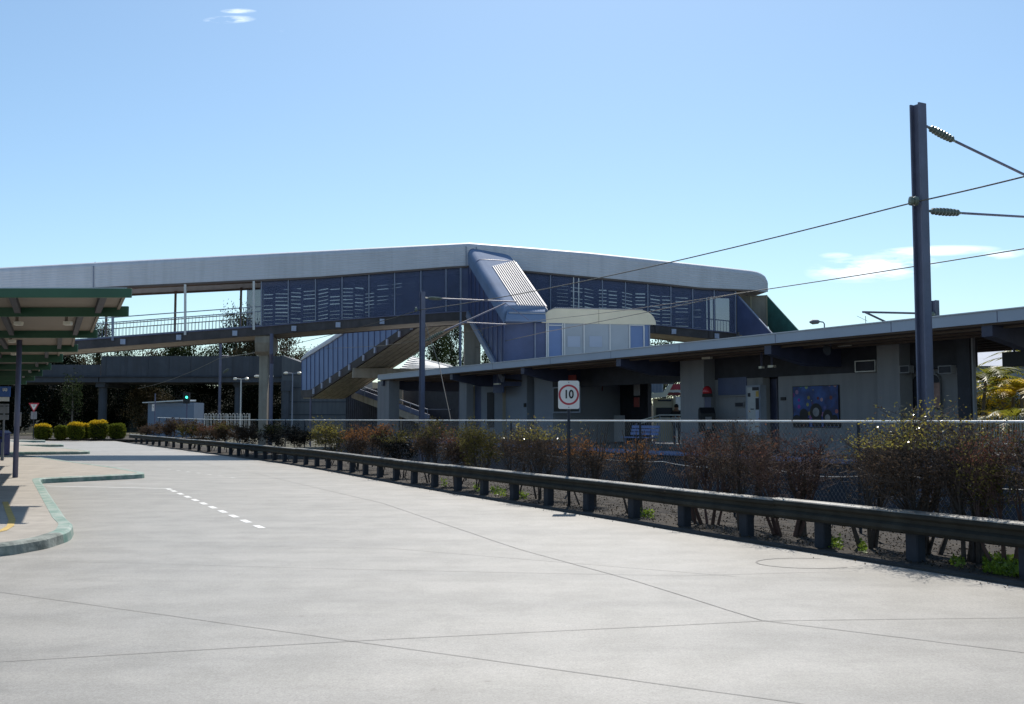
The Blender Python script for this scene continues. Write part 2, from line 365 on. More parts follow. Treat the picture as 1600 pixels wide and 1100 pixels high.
# road sheet up to the kerb
rd = MB(); a = KL; b = [Vector((-90, p.y)) for p in KL]
a2 = [Vector((14, -25))] + a + [Vector((-34, 86.5)), Vector((-90, 92))]; b2 = [Vector((-90, -25))] + b + [Vector((-90, 86.5)), Vector((-90.1, 92))]
ribbon(rd, a2, b2, 0, 0); rdo = rd.build('road', M['road']); tag(fixn(rdo), kind='structure')
# kerb under the guardrail (top at VZ), built with a chamfered nose
kb = MB(); k0 = KL; k1 = offset(KL, .03); k2 = offset(KL, .17)
ribbon(kb, k0, k1, -.05, VZ-.006); ribbon(kb, k1, offset(KL, .05), VZ-.006, VZ); ribbon(kb, offset(KL, .05), k2, VZ, VZ)
ribbon(kb, k2, k2, VZ, -.1)
tag(fixn(kb.build('kerb', M['kerb'])), kind='structure')
vg = MB(); vb = offset(KL, 2.7); vc = offset(KL, 3.9)
ribbon(vg, offset(KL, .17), vb, VZ-.004, VZ-.004); ribbon(vg, vb, vc, VZ-.004, -.98)
tag(fixn(vg.build('verge', M['soil'])), kind='structure')
far = MB(); far.prism([(-34.2, 84.0, 0), (-90, 84.4, 0), (-90, 100, 0), (-26, 100, 0), (-29.5, 81.2, 0)][::-1], (0, 0, .14))
tag(fixn(far.build('verge', M['soil'])), kind='structure')
# ------------------------------------------------------------------ the left pavement with its sawtooth kerb
PV = [(-40, 11.9), (-12, 12.35), (-8.2, 12.7), (-6.9, 12.95), (-6.45, 13.35), (-6.3, 14.0), (-6.38, 14.9), (-6.75, 15.9), (-7.3, 16.9), (-8.35, 19.0), (-10.1, 22.5), (-12.45, 27.2), (-12.85, 28.1),
      (-11.2, 30.1), (-10.95, 30.6), (-11.1, 31.1), (-12.9, 33.9), (-15.6, 37.6), (-20.3, 44.0), (-24.9, 50.2), (-21.6, 51.3), (-21.3, 51.8), (-21.5, 52.4), (-25, 57.5), (-31.4, 64.6), (-28.9, 65.2), (-28.6, 65.6), (-28.9, 66.2), (-33, 71),
      (-38.4, 77.2), (-35.8, 77.8), (-35.5, 78.2), (-35.8, 78.8), (-40, 82.5), (-50, 84)]
PVv = [Vector(p) for p in PV]
def roundline(pl, r=.35, keep=()):       # chamfer corners a little
    out = [pl[0]]
    for i in range(1, len(pl)-1):
        a, p, c = pl[i-1], pl[i], pl[i+1]; da = (a-p).length; dc = (c-p).length; rr = min(r, da*.3, dc*.3)
        q0 = p+(a-p).normalized()*rr; q1 = p+(c-p).normalized()*rr
        for t in (0, .33, .67, 1): out.append(q0.lerp(p, t).lerp(p.lerp(q1, t), t))
    out.append(pl[-1]); return out
PVr = roundline(PVv, .5)
PZ = .15
def offset_l(pl, d): return offset(pl, d)
inner = offset(PVr, -.20)
pm = MB(); n = len(inner)
pts = [(p.x, p.y, PZ-.004) for p in inner] + [(-70, 84, PZ-.004), (-70, 11.9, PZ-.004)]
pm.prism(pts, (0, 0, -.12)); po = pm.build('pavement', M['pave'])
import bmesh
bm = bmesh.new(); bm.from_mesh(po.data); bmesh.ops.triangulate(bm, faces=[f for f in bm.faces if len(f.verts) > 4]); bmesh.ops.recalc_face_normals(bm, faces=bm.faces); bm.to_mesh(po.data); bm.free()
tag(po, kind='structure')
def kerbstrip(pl, i0, i1, m_):
    k = MB(); s = pl[i0:i1]; inn = inner[i0:i1]; e = offset(pl, -.04)[i0:i1]
    out_ = offset(pl, .025)[i0:i1]
    ribbon(k, out_, s, -.05, PZ-.03); ribbon(k, s, e, PZ-.03, PZ); ribbon(k, e, inn, PZ, PZ); ribbon(k, inn, inn, PZ, -.02)
    o = k.build('kerb', m_); fixn(o); return tag(o, kind='structure')
split = next(i for i, p in enumerate(PVr) if p.y > 14.2 and p.x > -6.6)
kerbstrip(PVr, 0, split+1, M['kerb_worn']); kerbstrip(PVr, split, len(PVr), M['kerb_green'])
# markings: bay line and dashes
mk = MB()
def strip(mb, p, q, wd, z=.004):
    d = (q-p).normalized(); s = Vector((d.y, -d.x))*wd/2
    mb.add([(p.x-s.x, p.y-s.y, z), (p.x+s.x, p.y+s.y, z), (q.x+s.x, q.y+s.y, z), (q.x-s.x, q.y-s.y, z)], [(0, 1, 2, 3)])
A_, B_ = G(72, 759.5).xy, G(262, 763.5).xy
strip(mk, A_, B_, .11)
tag(fixn(mk.build('road_marking', M['white'])), kind='structure')
mk = MB(); C_ = G(410, 825.5).xy
strip(mk, B_, B_.lerp(C_, .045), .12)
for i in range(1, 11):
    t0 = (i-.28)/10.2; strip(mk, B_.lerp(C_, t0), B_.lerp(C_, min(1, t0+.052)), .115)
tag(fixn(mk.build('road_marking', M['white'])), kind='structure')
mk = MB()
pA, pB = G(262, 733).xy, G(372, 747.5).xy
for i in range(7):
    t0 = i/6.6; strip(mk, pA.lerp(pB, t0), pA.lerp(pB, t0+.05), .12)
strip(mk, G(-30, 717).xy, G(36, 717.5).xy, .01)
tag(fixn(mk.build('road_marking', M['worn_white'])), kind='structure')
mk = MB()
yl = [G(8, 784, PZ), G(14, 800, PZ), G(19, 812, PZ), G(16, 822, PZ), G(4, 829, PZ), G(-20, 834, PZ)]
for i in range(len(yl)-1): strip(mk, yl[i].xy, yl[i+1].xy, .10, PZ+.002)
tag(fixn(mk.build('pavement_marking', M['yellow'])), kind='structure')
# joints between the concrete slabs
jt = MB()
def joint(pts, wd=.010):
    p = [G(u, v).xy for (u, v) in pts]; q = []
    for i in range(len(p)-1):
        n_ = max(2, int((p[i+1]-p[i]).length/.5))
        for k in range(n_): q.append(p[i].lerp(p[i+1], k/n_)+Vector((random.uniform(-.006, .006), random.uniform(-.006, .006))))
    q.append(p[-1]); ribbon(jt, offset(q, -wd/2), offset(q, wd/2), .0035, .0035)
joint([(-60, 1037.5), (550, 1002), (1190, 970.5), (1700, 964)])
joint([(-60, 917), (550, 1002), (1330, 1111)], .009)
joint([(395, 739), (600, 787), (810, 858), (1000, 910), (1190, 970), (1700, 1032)], .012)
joint([(105, 857), (420, 854), (610, 857), (1150, 901)], .008)
joint([(60, 876), (560, 890), (1060, 900), (1330, 893)], .008)
joint([(690, 825), (860, 824)], .008); joint([(-60, 985), (-10, 985)], .008)
joint([(300, 722), (395, 739)], .012)
# cracked loop near the kerb at the right
loopc = G(1262, 880).xy; lp = []
for k in range(14):
    t = math.pi*.35+k/13*math.pi*1.35; lp.append(loopc+Vector((.62*math.cos(t), .45*math.sin(t))))
ribbon(jt, offset(lp, -.012), offset(lp, .012), .0035, .0035)
tag(jt.build('road_joint', M['joint']), kind='structure')
kj = MB()
for k in range(1, 14):
    p, d = at_arc(PVr, 5.5+k*1.9); n_ = Vector((d.y, -d.x)); a = p+n_*.03; b = p-n_*.20
    kj.beam(Vector((a.x, a.y, PZ-.07)), Vector((a.x-n_.x*.02, a.y-n_.y*.02, PZ-.07)), .012, .15); kj.beam(Vector((p.x, p.y, PZ+.001)), Vector((b.x, b.y, PZ+.001)), .012, .004)
tag(kj.build('kerb_joint', M['joint']), kind='structure')
# ------------------------------------------------------------------ railway frame of reference
O = Vector((11.1, 22.3)); T = Vector((-.475, .88)).normalized(); NN = Vector((T.y, -T.x))
def pl3(s, q, z): p = O+T*s+NN*q; return Vector((p.x, p.y, z))
def PLq(u, v, q):
    a = O+NN*q; b = a+T; return VP(u, v, a, b)
def s_of(u, q): p = PLq(u, 600, q).xy-(O+NN*q); return p.dot(T)
PLZ = .67
bl = MB(); bl.prism([pl3(-30, -4.6, 0), pl3(-30, -.12, 0), pl3(46, -.12, 0), pl3(46, -4.2, 0)], (0, 0, -.05)); 
bl.v = [(x, y, z-.90) for (x, y, z) in bl.v]
tag(fixn(bl.build('railway_ballast', M['ballast'])), kind='structure')
pg = MB()
for (s0, s1, q0, q1, z) in ((-200, 2500, 9.6, 1500, -.1), (47, 2500, -900, 9.6, -.104)):
    pg.hexa([pl3(s0, q0, -1.05), pl3(s1, q0, -1.05), pl3(s1, q1, -1.05), pl3(s0, q1, -1.05), pl3(s0, q0, z), pl3(s1, q0, z), pl3(s1, q1, z), pl3(s0, q1, z)])
pg.hexa([(-1500, -400, -1.05), (-60, -400, -1.05), (-60, 2000, -1.05), (-1500, 2000, -1.05), (-1500, -400, -.108), (-60, -400, -.108), (-60, 2000, -.108), (-1500, 2000, -.108)])
tag(fixn(pg.build('ground', M['ground'])), kind='structure')
rl = thing('railway_track', 'railway track with two rusty rails running below the platform edge', 'track')
for q in (-1.0, -2.44):
    r_ = MB(); r_.beam(pl3(-30, q, -.80), pl3(46, q, -.80), .07, .13); r_.build('rail', M['beamdark'], rl)
sl_ = MB()
for i in range(122):
    s = -28+i*.6; sl_.beam(pl3(s, -3.0, -.90), pl3(s, -.45, -.90), .22, .1)
o = sl_.build('sleeper', M['kerb'], rl); o['kind'] = 'stuff'
# ------------------------------------------------------------------ platform
pf = thing('station_platform', 'raised railway platform with blue edge under the long flat canopy', 'platform')
m_ = MB(); m_.hexa([pl3(-30, 0, -1.02), pl3(-30, 9.5, -1.02), pl3(46, 9.5, -1.02), pl3(46, 0, -1.02), pl3(-30, 0, PLZ), pl3(-30, 9.5, PLZ), pl3(46, 9.5, PLZ), pl3(46, 0, PLZ)])
fixn(m_.build('base', [M['platwall']], pf))
m_ = MB(); m_.hexa([pl3(-30, .1, PLZ+.003), pl3(-30, 9.4, PLZ+.003), pl3(45.9, 9.4, PLZ+.003), pl3(45.9, .1, PLZ+.003), pl3(-30, .1, PLZ+.02), pl3(-30, 9.4, PLZ+.02), pl3(45.9, 9.4, PLZ+.02), pl3(45.9, .1, PLZ+.02)])
fixn(m_.build('surface', M['platform'], pf))
m_ = MB(); m_.beam(pl3(-30, .0, PLZ-.02), pl3(46, .0, PLZ-.02), .24, .12)
for i in range(260):
    s = -12+i*.22; m_.beam(pl3(s, -.15, PLZ-.055), pl3(s+.11, -.15, PLZ-.055), .05, .05)
fixn(m_.build('edge_coping', M['platedge'], pf))
# ------------------------------------------------------------------ station building and canopy
CZ = 4.17
st = thing('station_building', 'long grey station building under a flat platform canopy with pale blue fascia', 'station')
S0 = s_of(590, 0); SR = -9.0
def sbox(mb, s0, s1, q0, q1, z0, z1):
    return mb.hexa([pl3(s0, q0, z0), pl3(s0, q1, z0), pl3(s1, q1, z0), pl3(s1, q0, z0), pl3(s0, q0, z1), pl3(s0, q1, z1), pl3(s1, q1, z1), pl3(s1, q0, z1)])
def ubox(mb, u0, u1, q0, th, z0, z1):
    return sbox(mb, s_of(u0, q0), s_of(u1, q0), q0, q0+th, z0, z1)
def vbox(mb, u0, u1, v0, v1, q0, th):
    um = (u0+u1)/2; return ubox(mb, u0, u1, q0, th, PLq(um, v1, q0).z, PLq(um, v0, q0).z)
m_ = MB(); m_.hexa([pl3(SR, 0, CZ-.26), pl3(SR, .08, CZ-.26), pl3(S0, .08, CZ-.26), pl3(S0, 0, CZ-.26), pl3(SR, 0, CZ), pl3(SR, .08, CZ), pl3(S0, .08, CZ), pl3(S0, 0, CZ)])
sbox(m_, S0, S0-.08, .08, 8.2, CZ-.26, CZ)
fixn(m_.build('fascia', M['fascia'], st))
m_ = MB()
for u in (665, 770, 860, 955, 1062, 1213, 1395, 1562): s = s_of(u, 0); m_ = MB(); sbox(m_, s, s+.02, -.004, .0, CZ-.25, CZ-.01); fixn(m_.build('fascia_joint', M['purple'], st))
m_ = MB(); sbox(m_, SR, S0-.1, -.03, 8.2, CZ+.003, CZ+.03); fixn(m_.build('roof', M['roofmetal'], st))
m_ = MB(); sbox(m_, SR, S0-.1, .1, 8.2, CZ-.30, CZ-.24)
for i in range(9): sbox(m_, SR, S0-.12, .5+i*.85, .56+i*.85, CZ-.36, CZ-.302)
fixn(m_.build('soffit', M['soffit'], st))
for u in (603, 712, 824, 975, 1210, 1555):
    s = s_of(u, .35); m_ = MB()
    m_.prism([pl3(s-.14, .12, CZ-.24), pl3(s-.14, .12, CZ-.55), pl3(s-.14, 1.6, CZ-.85), pl3(s-.14, 7.8, CZ-.85), pl3(s-.14, 7.8, CZ-.24)], (T*.28).to_3d())
    fixn(m_.build('roof_beam', M['beamblue'], st))
WQ = 2.9
WT = CZ-.30
def wall(u0, u1, q, th, z0=PLZ, z1=WT, mt='wallp', name='wall'):
    m_ = MB(); ubox(m_, u0, u1, q, th, z0, z1); return fixn(m_.build(name, M[mt], st))
wall(590, 608, .25, .6, name='pillar'); wall(718, 729, .9, .35, name='pillar')
wall(729, 754, WQ+.6, .3, mt='darkblue')
wall(752, 823, WQ, 4.0, mt='walllow'); wall(835, 864, WQ, 4.0, mt='walllow')
wall(823.5, 834.5, WQ+.5, .2, mt='darkblue')
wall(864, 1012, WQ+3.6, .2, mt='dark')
wall(1063, 1100, WQ-.5, 3.5, mt='wallp', name='pillar'); wall(1100.5, 1192, WQ, .3); wall(1192, 1216, WQ+.5, .2, mt='dark')
wall(1216, 1371, WQ, .3); wall(1371, 1406, WQ-.45, .5, name='pillar'); wall(1406, 1496, WQ+.25, .2); wall(1496, 1516, WQ-.6, .1, mt='dark', name='pillar')
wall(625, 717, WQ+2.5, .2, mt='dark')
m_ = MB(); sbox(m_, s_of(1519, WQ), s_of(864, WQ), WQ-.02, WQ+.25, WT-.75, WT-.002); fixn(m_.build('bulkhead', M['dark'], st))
m_ = MB(); ubox(m_, 1519, 1521.5, WQ-.6, .1, PLZ, WT); fixn(m_.build('door_frame', M['wallp'], st))
m_ = MB(); vbox(m_, 761, 771.5, 613, 668, WQ-.03, .03); fixn(m_.build('door', M['dark'], st))
m_ = MB(); vbox(m_, 1195, 1213, 592, 690, WQ+.44, .05); fixn(m_.build('door', M['purple'], st))
m_ = MB(); vbox(m_, 1122, 1166, 590, 617, WQ-.03, .03); d_ = fixn(m_.build('window', M['darkblue'], st))
m_ = MB(); vbox(m_, 1121, 1167, 617.5, 619.5, WQ-.08, .08); fixn(m_.build('sill', M['wallp'], d_))
m_ = MB(); vbox(m_, 818, 821, 630, 636, WQ-.05, .05); fixn(m_.build('switch_box', M['black'], st))
# canopy lamps under the soffit
for (u, v, wd) in ((741, 602, 14), (777, 600, 18), (872, 590, 10), (1105, 559.5, 20), (1190, 574, 7), (1206, 572.5, 12), (1320, 539, 24)):
    q = 1.9; p = PLq(u, v, q); L_ = thing('canopy_lamp', 'pale strip light under the canopy ' + {741: 'left of the blue-grey door wall', 777: 'above the blue-grey door', 872: 'left above the speed sign', 1105: 'above the pillar beside the payphone', 1190: 'above the notice cabinet, the shorter of a pair', 1206: 'above the dark door, the longer of a pair', 1320: 'above the blue mural'}[u], 'lamp', p, 0, 'strip lights under the platform canopy')
    h = wd*p.y/1600/2; dz = WT-p.z
    m_ = MB(); m_.beam(-T.to_3d()*h, T.to_3d()*h, .12, .07); m_.build('diffuser', M['lampglass'], L_)
    m_ = MB(); m_.beam(Vector((0, 0, .036)), Vector((0, 0, max(.05, dz))), .05, .05, up=Vector((1, 0, 0))); m_.build('bracket', M['purple'], L_)
# air conditioners / vent boxes
for (u0, u1, v0, v1, lab) in ((1336, 1368, 563, 581, 'pale framed vent box high on the station wall beside the blue mural'), (1405.5, 1421, 571, 583, 'small vent box on the station wall left of the tall mast'), (1466, 1487, 571, 584, 'vent box on the station wall right of the tall mast')):
    q = WQ-.5 if u0 != 1336 else WQ-.22
    a = thing('vent_box', lab, 'vent', (0, 0, 0))
    m_ = MB(); vbox(m_, u0, u1, v0, v1, q, .2); fixn(m_.build('case', M['mullion_white'] if u0 == 1336 else M['wallp'], a))
    m_ = MB(); vbox(m_, u0+1.5, u1-1.5, v0+1.6, v1-1.6, q-.012, .012); fixn(m_.build('grille', M['dark'], a))
# mural
def mural_mat():
    m = bpy.data.materials.new('mural_paint'); m.use_nodes = True; nt = m.node_tree; N = nt.nodes; L = nt.links; b = N['Principled BSDF']
    tc = N.new('ShaderNodeTexCoord'); vo = N.new('ShaderNodeTexVoronoi'); vo.inputs['Scale'].default_value = 4.2; L.new(tc.outputs['Object'], vo.inputs['Vector'])
    nz = N.new('ShaderNodeTexNoise'); nz.inputs['Scale'].default_value = 2.2; nz.inputs['Detail'].default_value = 5; L.new(tc.outputs['Object'], nz.inputs['Vector'])
    rp = N.new('ShaderNodeValToRGB'); e = rp.color_ramp.elements; e[0].position = .35; e[0].color = (.012, .025, .12, 1); e[1].position = .6; e[1].color = (.03, .10, .36, 1)
    L.new(nz.outputs[0], rp.inputs[0]); th = N.new('ShaderNodeMath'); th.operation = 'LESS_THAN'; th.inputs[1].default_value = .30; L.new(vo.outputs['Distance'], th.inputs[0])
    hs = N.new('ShaderNodeMixRGB'); hs.blend_type = 'MULTIPLY'; hs.inputs[0].default_value = 1; L.new(vo.outputs['Color'], hs.inputs[1]); hs.inputs[2].default_value = (.42, .36, .32, 1)
    mx = N.new('ShaderNodeMixRGB'); L.new(th.outputs[0], mx.inputs[0]); L.new(rp.outputs[0], mx.inputs[1]); L.new(hs.outputs[0], mx.inputs[2]); L.new(mx.outputs[0], b.inputs['Base Color']); b.inputs['Roughness'].default_value = .5; return m
M['mural'] = mural_mat()
mu = thing('mural_poster', 'large blue painted mural of figures on the station wall', 'mural')
m_ = MB(); vbox(m_, 1238, 1310, 602.5, 668, WQ-.045, .045); fixn(m_.build('backing', M['black'], mu))
m_ = MB(); vbox(m_, 1239, 1309, 603.5, 667, WQ-.055, .009); fixn(m_.build('picture', M['mural'], mu))
m_ = MB()
for (u, v, r) in ((1256, 648, .19), (1275, 643, .26), (1293, 650, .2), (1304, 655, .14), (1245, 658, .2)):
    p = PLq(u, v, WQ-.06); m_.lathe(p, [(r*1.0, 0), (r*.8, .008)], 14, (-NN).to_3d()); vbox(m_, u-7, u+7, v+5, 666.5, WQ-.068, .01)
fixn(m_.build('figures', M['black'], mu))
m_ = MB()
for (u, v, r) in ((1275, 644, .14), (1293, 653, .11)): p = PLq(u, v, WQ-.075); m_.lathe(p, [(r, 0), (r*.8, .006)], 12, (-NN).to_3d())
fixn(m_.build('faces', M['signgrey'], mu))
# arched poster behind the mast
ap = thing('arched_poster', 'tall arched advertising poster on the wall behind the big mast', 'poster')
def archpts(u0, u1, vt, vb, q):
    p0 = PLq(u0, vb, q); p1 = PLq(u1, vb, q); zt = PLq((u0+u1)/2, vt, q).z; mid = (p0+p1)/2; h = (p1-p0)/2; r = h.length
    pts = [p0, p1]
    for k in range(0, 13):
        t = math.pi*k/12; ct, st_ = math.cos(t), math.sin(t)
        ex = math.copysign(abs(ct)**.6, ct); ez = abs(st_)**.6
        q_ = mid + h*ex; pts.append(Vector((q_.x, q_.y, zt-.3+.3*ez)))
    return pts
m_ = MB(); m_.prism(archpts(1424, 1472, 582, 668, WQ+.2), (-NN*.05).to_3d()); fixn(m_.build('frame', M['wallp'], ap))
m_ = MB(); m_.prism(archpts(1427, 1469, 585, 640, WQ+.148), (-NN*.012).to_3d()); fixn(m_.build('picture', M['dark'], ap))
m_ = MB(); vbox(m_, 1452, 1468, 598, 637, WQ+.128, .006); fixn(m_.build('face_panel', mat('poster_pink', (.30, .18, .16), .5, var=.5, scale=2), ap))
# small wall signs
def plate(name, lab, cat, u0, u1, v0, v1, q, mt, inner=None):
    t_ = thing(name, lab, cat); m_ = MB(); vbox(m_, u0, u1, v0, v1, q, .03); fixn(m_.build('panel', M[mt], t_))
    if inner: m_ = MB(); vbox(m_, u0+inner[1], u1-inner[1], v0+inner[1], v1-inner[1], q-.008, .008); fixn(m_.build('face', M[inner[0]], t_))
    return t_
plate('wall_sign', 'small dark framed sign on the station wall left of the notice cabinet', 'sign', 1147, 1161.5, 628, 636.5, WQ-.04, 'signgrey', ('dark', 1.2))
plate('wall_sign', 'tiny dark sign on the wall between the dark door and the mural', 'sign', 1219, 1226.5, 620.5, 625.5, WQ-.04, 'black')
# notice cabinet
nc = thing('notice_cabinet', 'tall pale notice cabinet with posters beside the dark station door', 'cabinet')
m_ = MB(); vbox(m_, 1165, 1187.5, 602, 680, WQ-.28, .26); fixn(m_.build('case', M['mullion'], nc))
m_ = MB(); vbox(m_, 1167.5, 1185, 605, 676, WQ-.295, .012); fixn(m_.build('face', M['glass'], nc))
for (a, b, c, d, mt) in ((1175, 1185, 604.8, 610, 'dark'), (1180.5, 1185, 611, 620, 'yellow'), (1168, 1172, 614, 620, 'dark'), (1180, 1185, 622, 640, 'dark'), (1180, 1185, 641, 660, 'bracket'), (1172, 1177, 638.5, 640, 'dark')):
    m_ = MB(); vbox(m_, a, b, c, d, WQ-.302, .005); fixn(m_.build('notice', M[mt], nc))
# payphone
pp = thing('payphone', 'black platform payphone with glossy red dome on top', 'payphone')
p0 = PLq(1105, 609, WQ-.75)
m_ = MB(); m_.lathe(Vector((p0.x, p0.y, p0.z-.13)), [(.16, 0), (.165, .06), (.155, .13), (.12, .2), (.065, .245), (.01, .26)], 20); m_.build('dome', M['red'], pp, smooth=True)
m_ = MB(); m_.box((p0.x, p0.y, p0.z-.19), (.32, .2, .11), 0); m_.build('name_band', M['black'], pp)
m_ = MB(); m_.box((p0.x+.02, p0.y+.02, p0.z-.47), (.2, .12, .45), 0); m_.build('column', M['purple'], pp)
m_ = MB(); m_.prism([(p0.x-.28, p0.y-.25, 1.3), (p0.x-.28, p0.y+.2, 1.3), (p0.x-.28, p0.y+.2, 2.1), (p0.x-.28, p0.y-.05, 2.15), (p0.x-.28, p0.y-.25, 1.95)], (.5, 0, 0)); fixn(m_.build('hood', M['black'], pp))
m_ = MB(); m_.box((p0.x-.02, p0.y-.28, 1.62), (.2, .08, .42)); m_.build('telephone', M['signgrey'], pp)
m_ = MB(); m_.box((p0.x, p0.y+.05, .98), (.14, .14, .64)); m_.build('pedestal', M['black'], pp)
# bench on the platform
bn = thing('platform_bench', 'blue slatted bench near the edge of the platform', 'bench')
a0 = PLq(983, 684, 1.0); a1 = PLq(1026, 684, 1.0); a0.z = a1.z = PLZ+.44; fr = (-NN).to_3d()
m_ = MB()
for k in range(4): m_.beam(a0+fr*(-.02+.12*k), a1+fr*(-.02+.12*k), .09, .03)
m_.build('seat', M['benchblue'], bn)
m_ = MB()
for k in range(3): m_.beam(a0-fr*(.08+.03*k)+Z*(.13+.12*k), a1-fr*(.08+.03*k)+Z*(.13+.12*k), .03, .095)
m_.build('backrest', M['benchblue'], bn)
for t in (.12, .88):
    m_ = MB(); c = a0.lerp(a1, t); m_.beam(c+fr*.3, c+fr*.3-Z*.44, .05, .05, up=Vector((1, 0, 0))); m_.beam(c-fr*.04, c-fr*.04-Z*.44, .05, .05, up=Vector((1, 0, 0))); m_.beam(c+fr*.34-Z*.03, c-fr*.06-Z*.03, .05, .04); m_.beam(c-fr*.05, c-fr*.2+Z*.5, .04, .03); m_.build('leg', M['purple'], bn)
# platform handrail seen through the opening
hr = thing('ramp_handrail', 'tubular handrail in the platform opening left of the payphone pillar', 'handrail')
h0 = PLq(1001, 657, 4.0); h1 = PLq(1031, 648.5, 4.0); h2 = PLq(1066, 648.5, 4.0)
m_ = MB(); m_.tube([h0, h1, h2], .025, 6); m_.tube([h0-Z*.12, h1-Z*.12, h2-Z*.12], .02, 6); m_.build('top_rail', M['mullion_white'], hr)
for p in (h0, h1, h1.lerp(h2, .7)): m_ = MB(); m_.tube([p, Vector((p.x, p.y, PLZ))], .025, 6); m_.build('post', M['mullion'], hr)
m_ = MB()
for k in range(11): p = h1.lerp(h2, k/10); m_.tube([p-Z*.12, Vector((p.x, p.y, PLZ+.1))], .008, 4)
m_.build('balusters', M['mullion'], hr)
# hanging signs, red-lit shop front in the dark hall
for (u0, u1, v0, v1, q, mt, lab) in ((888, 900, 586, 602, 2.0, 'darkred', 'dark red hanging sign just above the speed sign'), (921, 941, 589, 611, 5.5, 'darkred', 'dark red vending machine top glowing dully in the station hall'), (990, 999, 600, 618, 4.5, 'wallp', 'grey oval notice in the dark station hall left of the opening'), (990, 998, 621, 636, 4.4, 'darkred', 'narrow red poster in the dark station hall'), (959, 975, 649, 690, 4.2, 'wallp', 'grey litter cabinet in the station hall behind the bench')):
    plate('hall_sign' if u0 != 959 and u0 != 921 else ('hall_cabinet' if u0 == 959 else 'vending_machine'), lab, 'cabinet' if u0 == 959 else ('vending machine' if u0 == 921 else 'sign'), u0, u1, v0, v1, q, mt, (('signgrey' if mt == 'wallp' else 'red'), 2.4) if u0 in (921,) else None)
tk = thing('hall_timetable', 'dark framed timetable case on the pale wall behind the speed sign', 'notice')
m_ = MB(); vbox(m_, 863, 906, 604, 645, WQ-.3, .04); fixn(m_.build('frame', M['mullion'], tk))
m_ = MB(); vbox(m_, 865, 904, 606, 643, WQ-.312, .01); fixn(m_.build('face', M['black'], tk))
hs_ = thing('hanging_speaker_sign', 'black box sign hanging under the canopy above the palms', 'sign')
m_ = MB(); vbox(m_, 1567, 1610, 549, 572, 2.2, .25); fixn(m_.build('case', M['black'], hs_))
m_ = MB(); ubox(m_, 1584, 1586, 2.3, .05, PLq(1585, 549, 2.3).z, WT+.02); fixn(m_.build('hanger', M['purple'], hs_))
cv = thing('canopy_loudspeaker', 'small round loudspeaker under the canopy soffit above the mural', 'speaker')
p = PLq(1298, 545, 1.2); m_ = MB(); m_.lathe(p, [(.05, 0), (.13, .12), (.15, .16), (.05, .17)], 12, (-NN-Vector((0, .0))).to_3d()-Z*.3); m_.build('horn', M['galvpost'], cv); m_ = MB(); m_.tube([p, Vector((p.x, p.y, WT))], .02, 5); m_.build('bracket', M['purple'], cv)
# ------------------------------------------------------------------ covered footbridge
WA, WB_, WC = Vector((-32.0, 49.6)), Vector((-2.22, 53.0)), Vector((13.7, 54.8))
BW = 3.0
fb = thing('footbridge', 'long covered footbridge arching over the tracks with pale curved roof and blue screens', 'footbridge')
def wingpt(u, v):
    if u < 733: return VP(u, v, WA, WB_)
    return VP(u, v, WB_, WC)
def wn(u):
    d = ((WB_-WA) if u < 733 else (WC-WB_)).normalized(); return Vector((-d.y, d.x))
nmid = (wn(0)+wn(900)).normalized()
TOPV = [(-110, 423.5), (0, 417), (147, 409), (460, 392.5), (733, 378.3), (900, 391.5), (1040, 406.5), (1110, 414), (1174, 421.5), (1199, 424)]
EAVV = [(-110, 464), (0, 459), (203, 448.3), (408, 438.5), (500, 434.0), (697, 418.7), (733, 416.8), (823, 425), (1040, 445.3), (1095, 451.3), (1199, 456)]
DEKV = [(-110, 552), (0, 541.5), (130, 532), (240, 523.5), (408, 510.8), (500, 503.0), (657, 491), (720, 487.3), (733, 487), (770, 487.2), (823, 489.5), (1026, 508.6), (1149, 521.3), (1199, 526)]
STU = [-110, 0, 80, 147, 203, 300, 408, 500, 600, 697, 733, 823, 920, 1040, 1095, 1130, 1150, 1174, 1184, 1191, 1196, 1199]
def roof_sections(off=0.0):
    secs = []
    for u in STU:
        pe = wingpt(u, interp(EAVV, u)); pt = wingpt(u, interp(TOPV, u)); H = pt.z-pe.z
        if u >= 1174:                     # rounded end of the roof
            t = (u-1174)/25.0; H2 = H-.42*(1-math.sqrt(max(0, 1-t*t)))-off*0
        else: H2 = H
        n_ = nmid if u == 733 else wn(u); n3 = n_.to_3d()
        r = .30; prof = []
        k = max(2, int((H-r)/.055)); k = 16
        for i in range(k+1): prof.append((-.10+(.013 if i % 2 else 0), (H2-r)*i/k))
        for j in range(1, 7): t = math.pi/2*j/6; prof.append((-.10+r*(1-math.cos(t)), H2-r+r*math.sin(t)))
        prof.append((BW/2, H2+.03))
        for j in range(6, 0, -1): t = math.pi/2*j/6; prof.append((BW+.10-r*(1-math.cos(t)), H2-r+r*math.sin(t)))
        for i in range(k, -1, -1): prof.append((BW+.10, (H2-r)*i/k))
        secs.append([Vector((pe.x, pe.y, pe.z))+n3*d+Z*h for (d, h) in prof])
    return secs
def loft(secs, mb=None, closed=False):
    mb = mb or MB(); n = len(secs[0]); vs = [p for s in secs for p in s]; fs = []
    for i in range(len(secs)-1):
        for j in range(n-1): fs.append((i*n+j, (i+1)*n+j, (i+1)*n+j+1, i*n+j+1))
    return mb.add(vs, fs)
secs = roof_sections(); mb = loft(secs)
n = len(secs[0])
mb.add(secs[-1], [tuple(range(n))])      # closed rounded end wall
ro = fixn(mb.build('roof', M['roofmetal'], fb)); so_ = ro.modifiers.new('thickness', 'SOLIDIFY'); so_.thickness = .04; so_.offset = -1
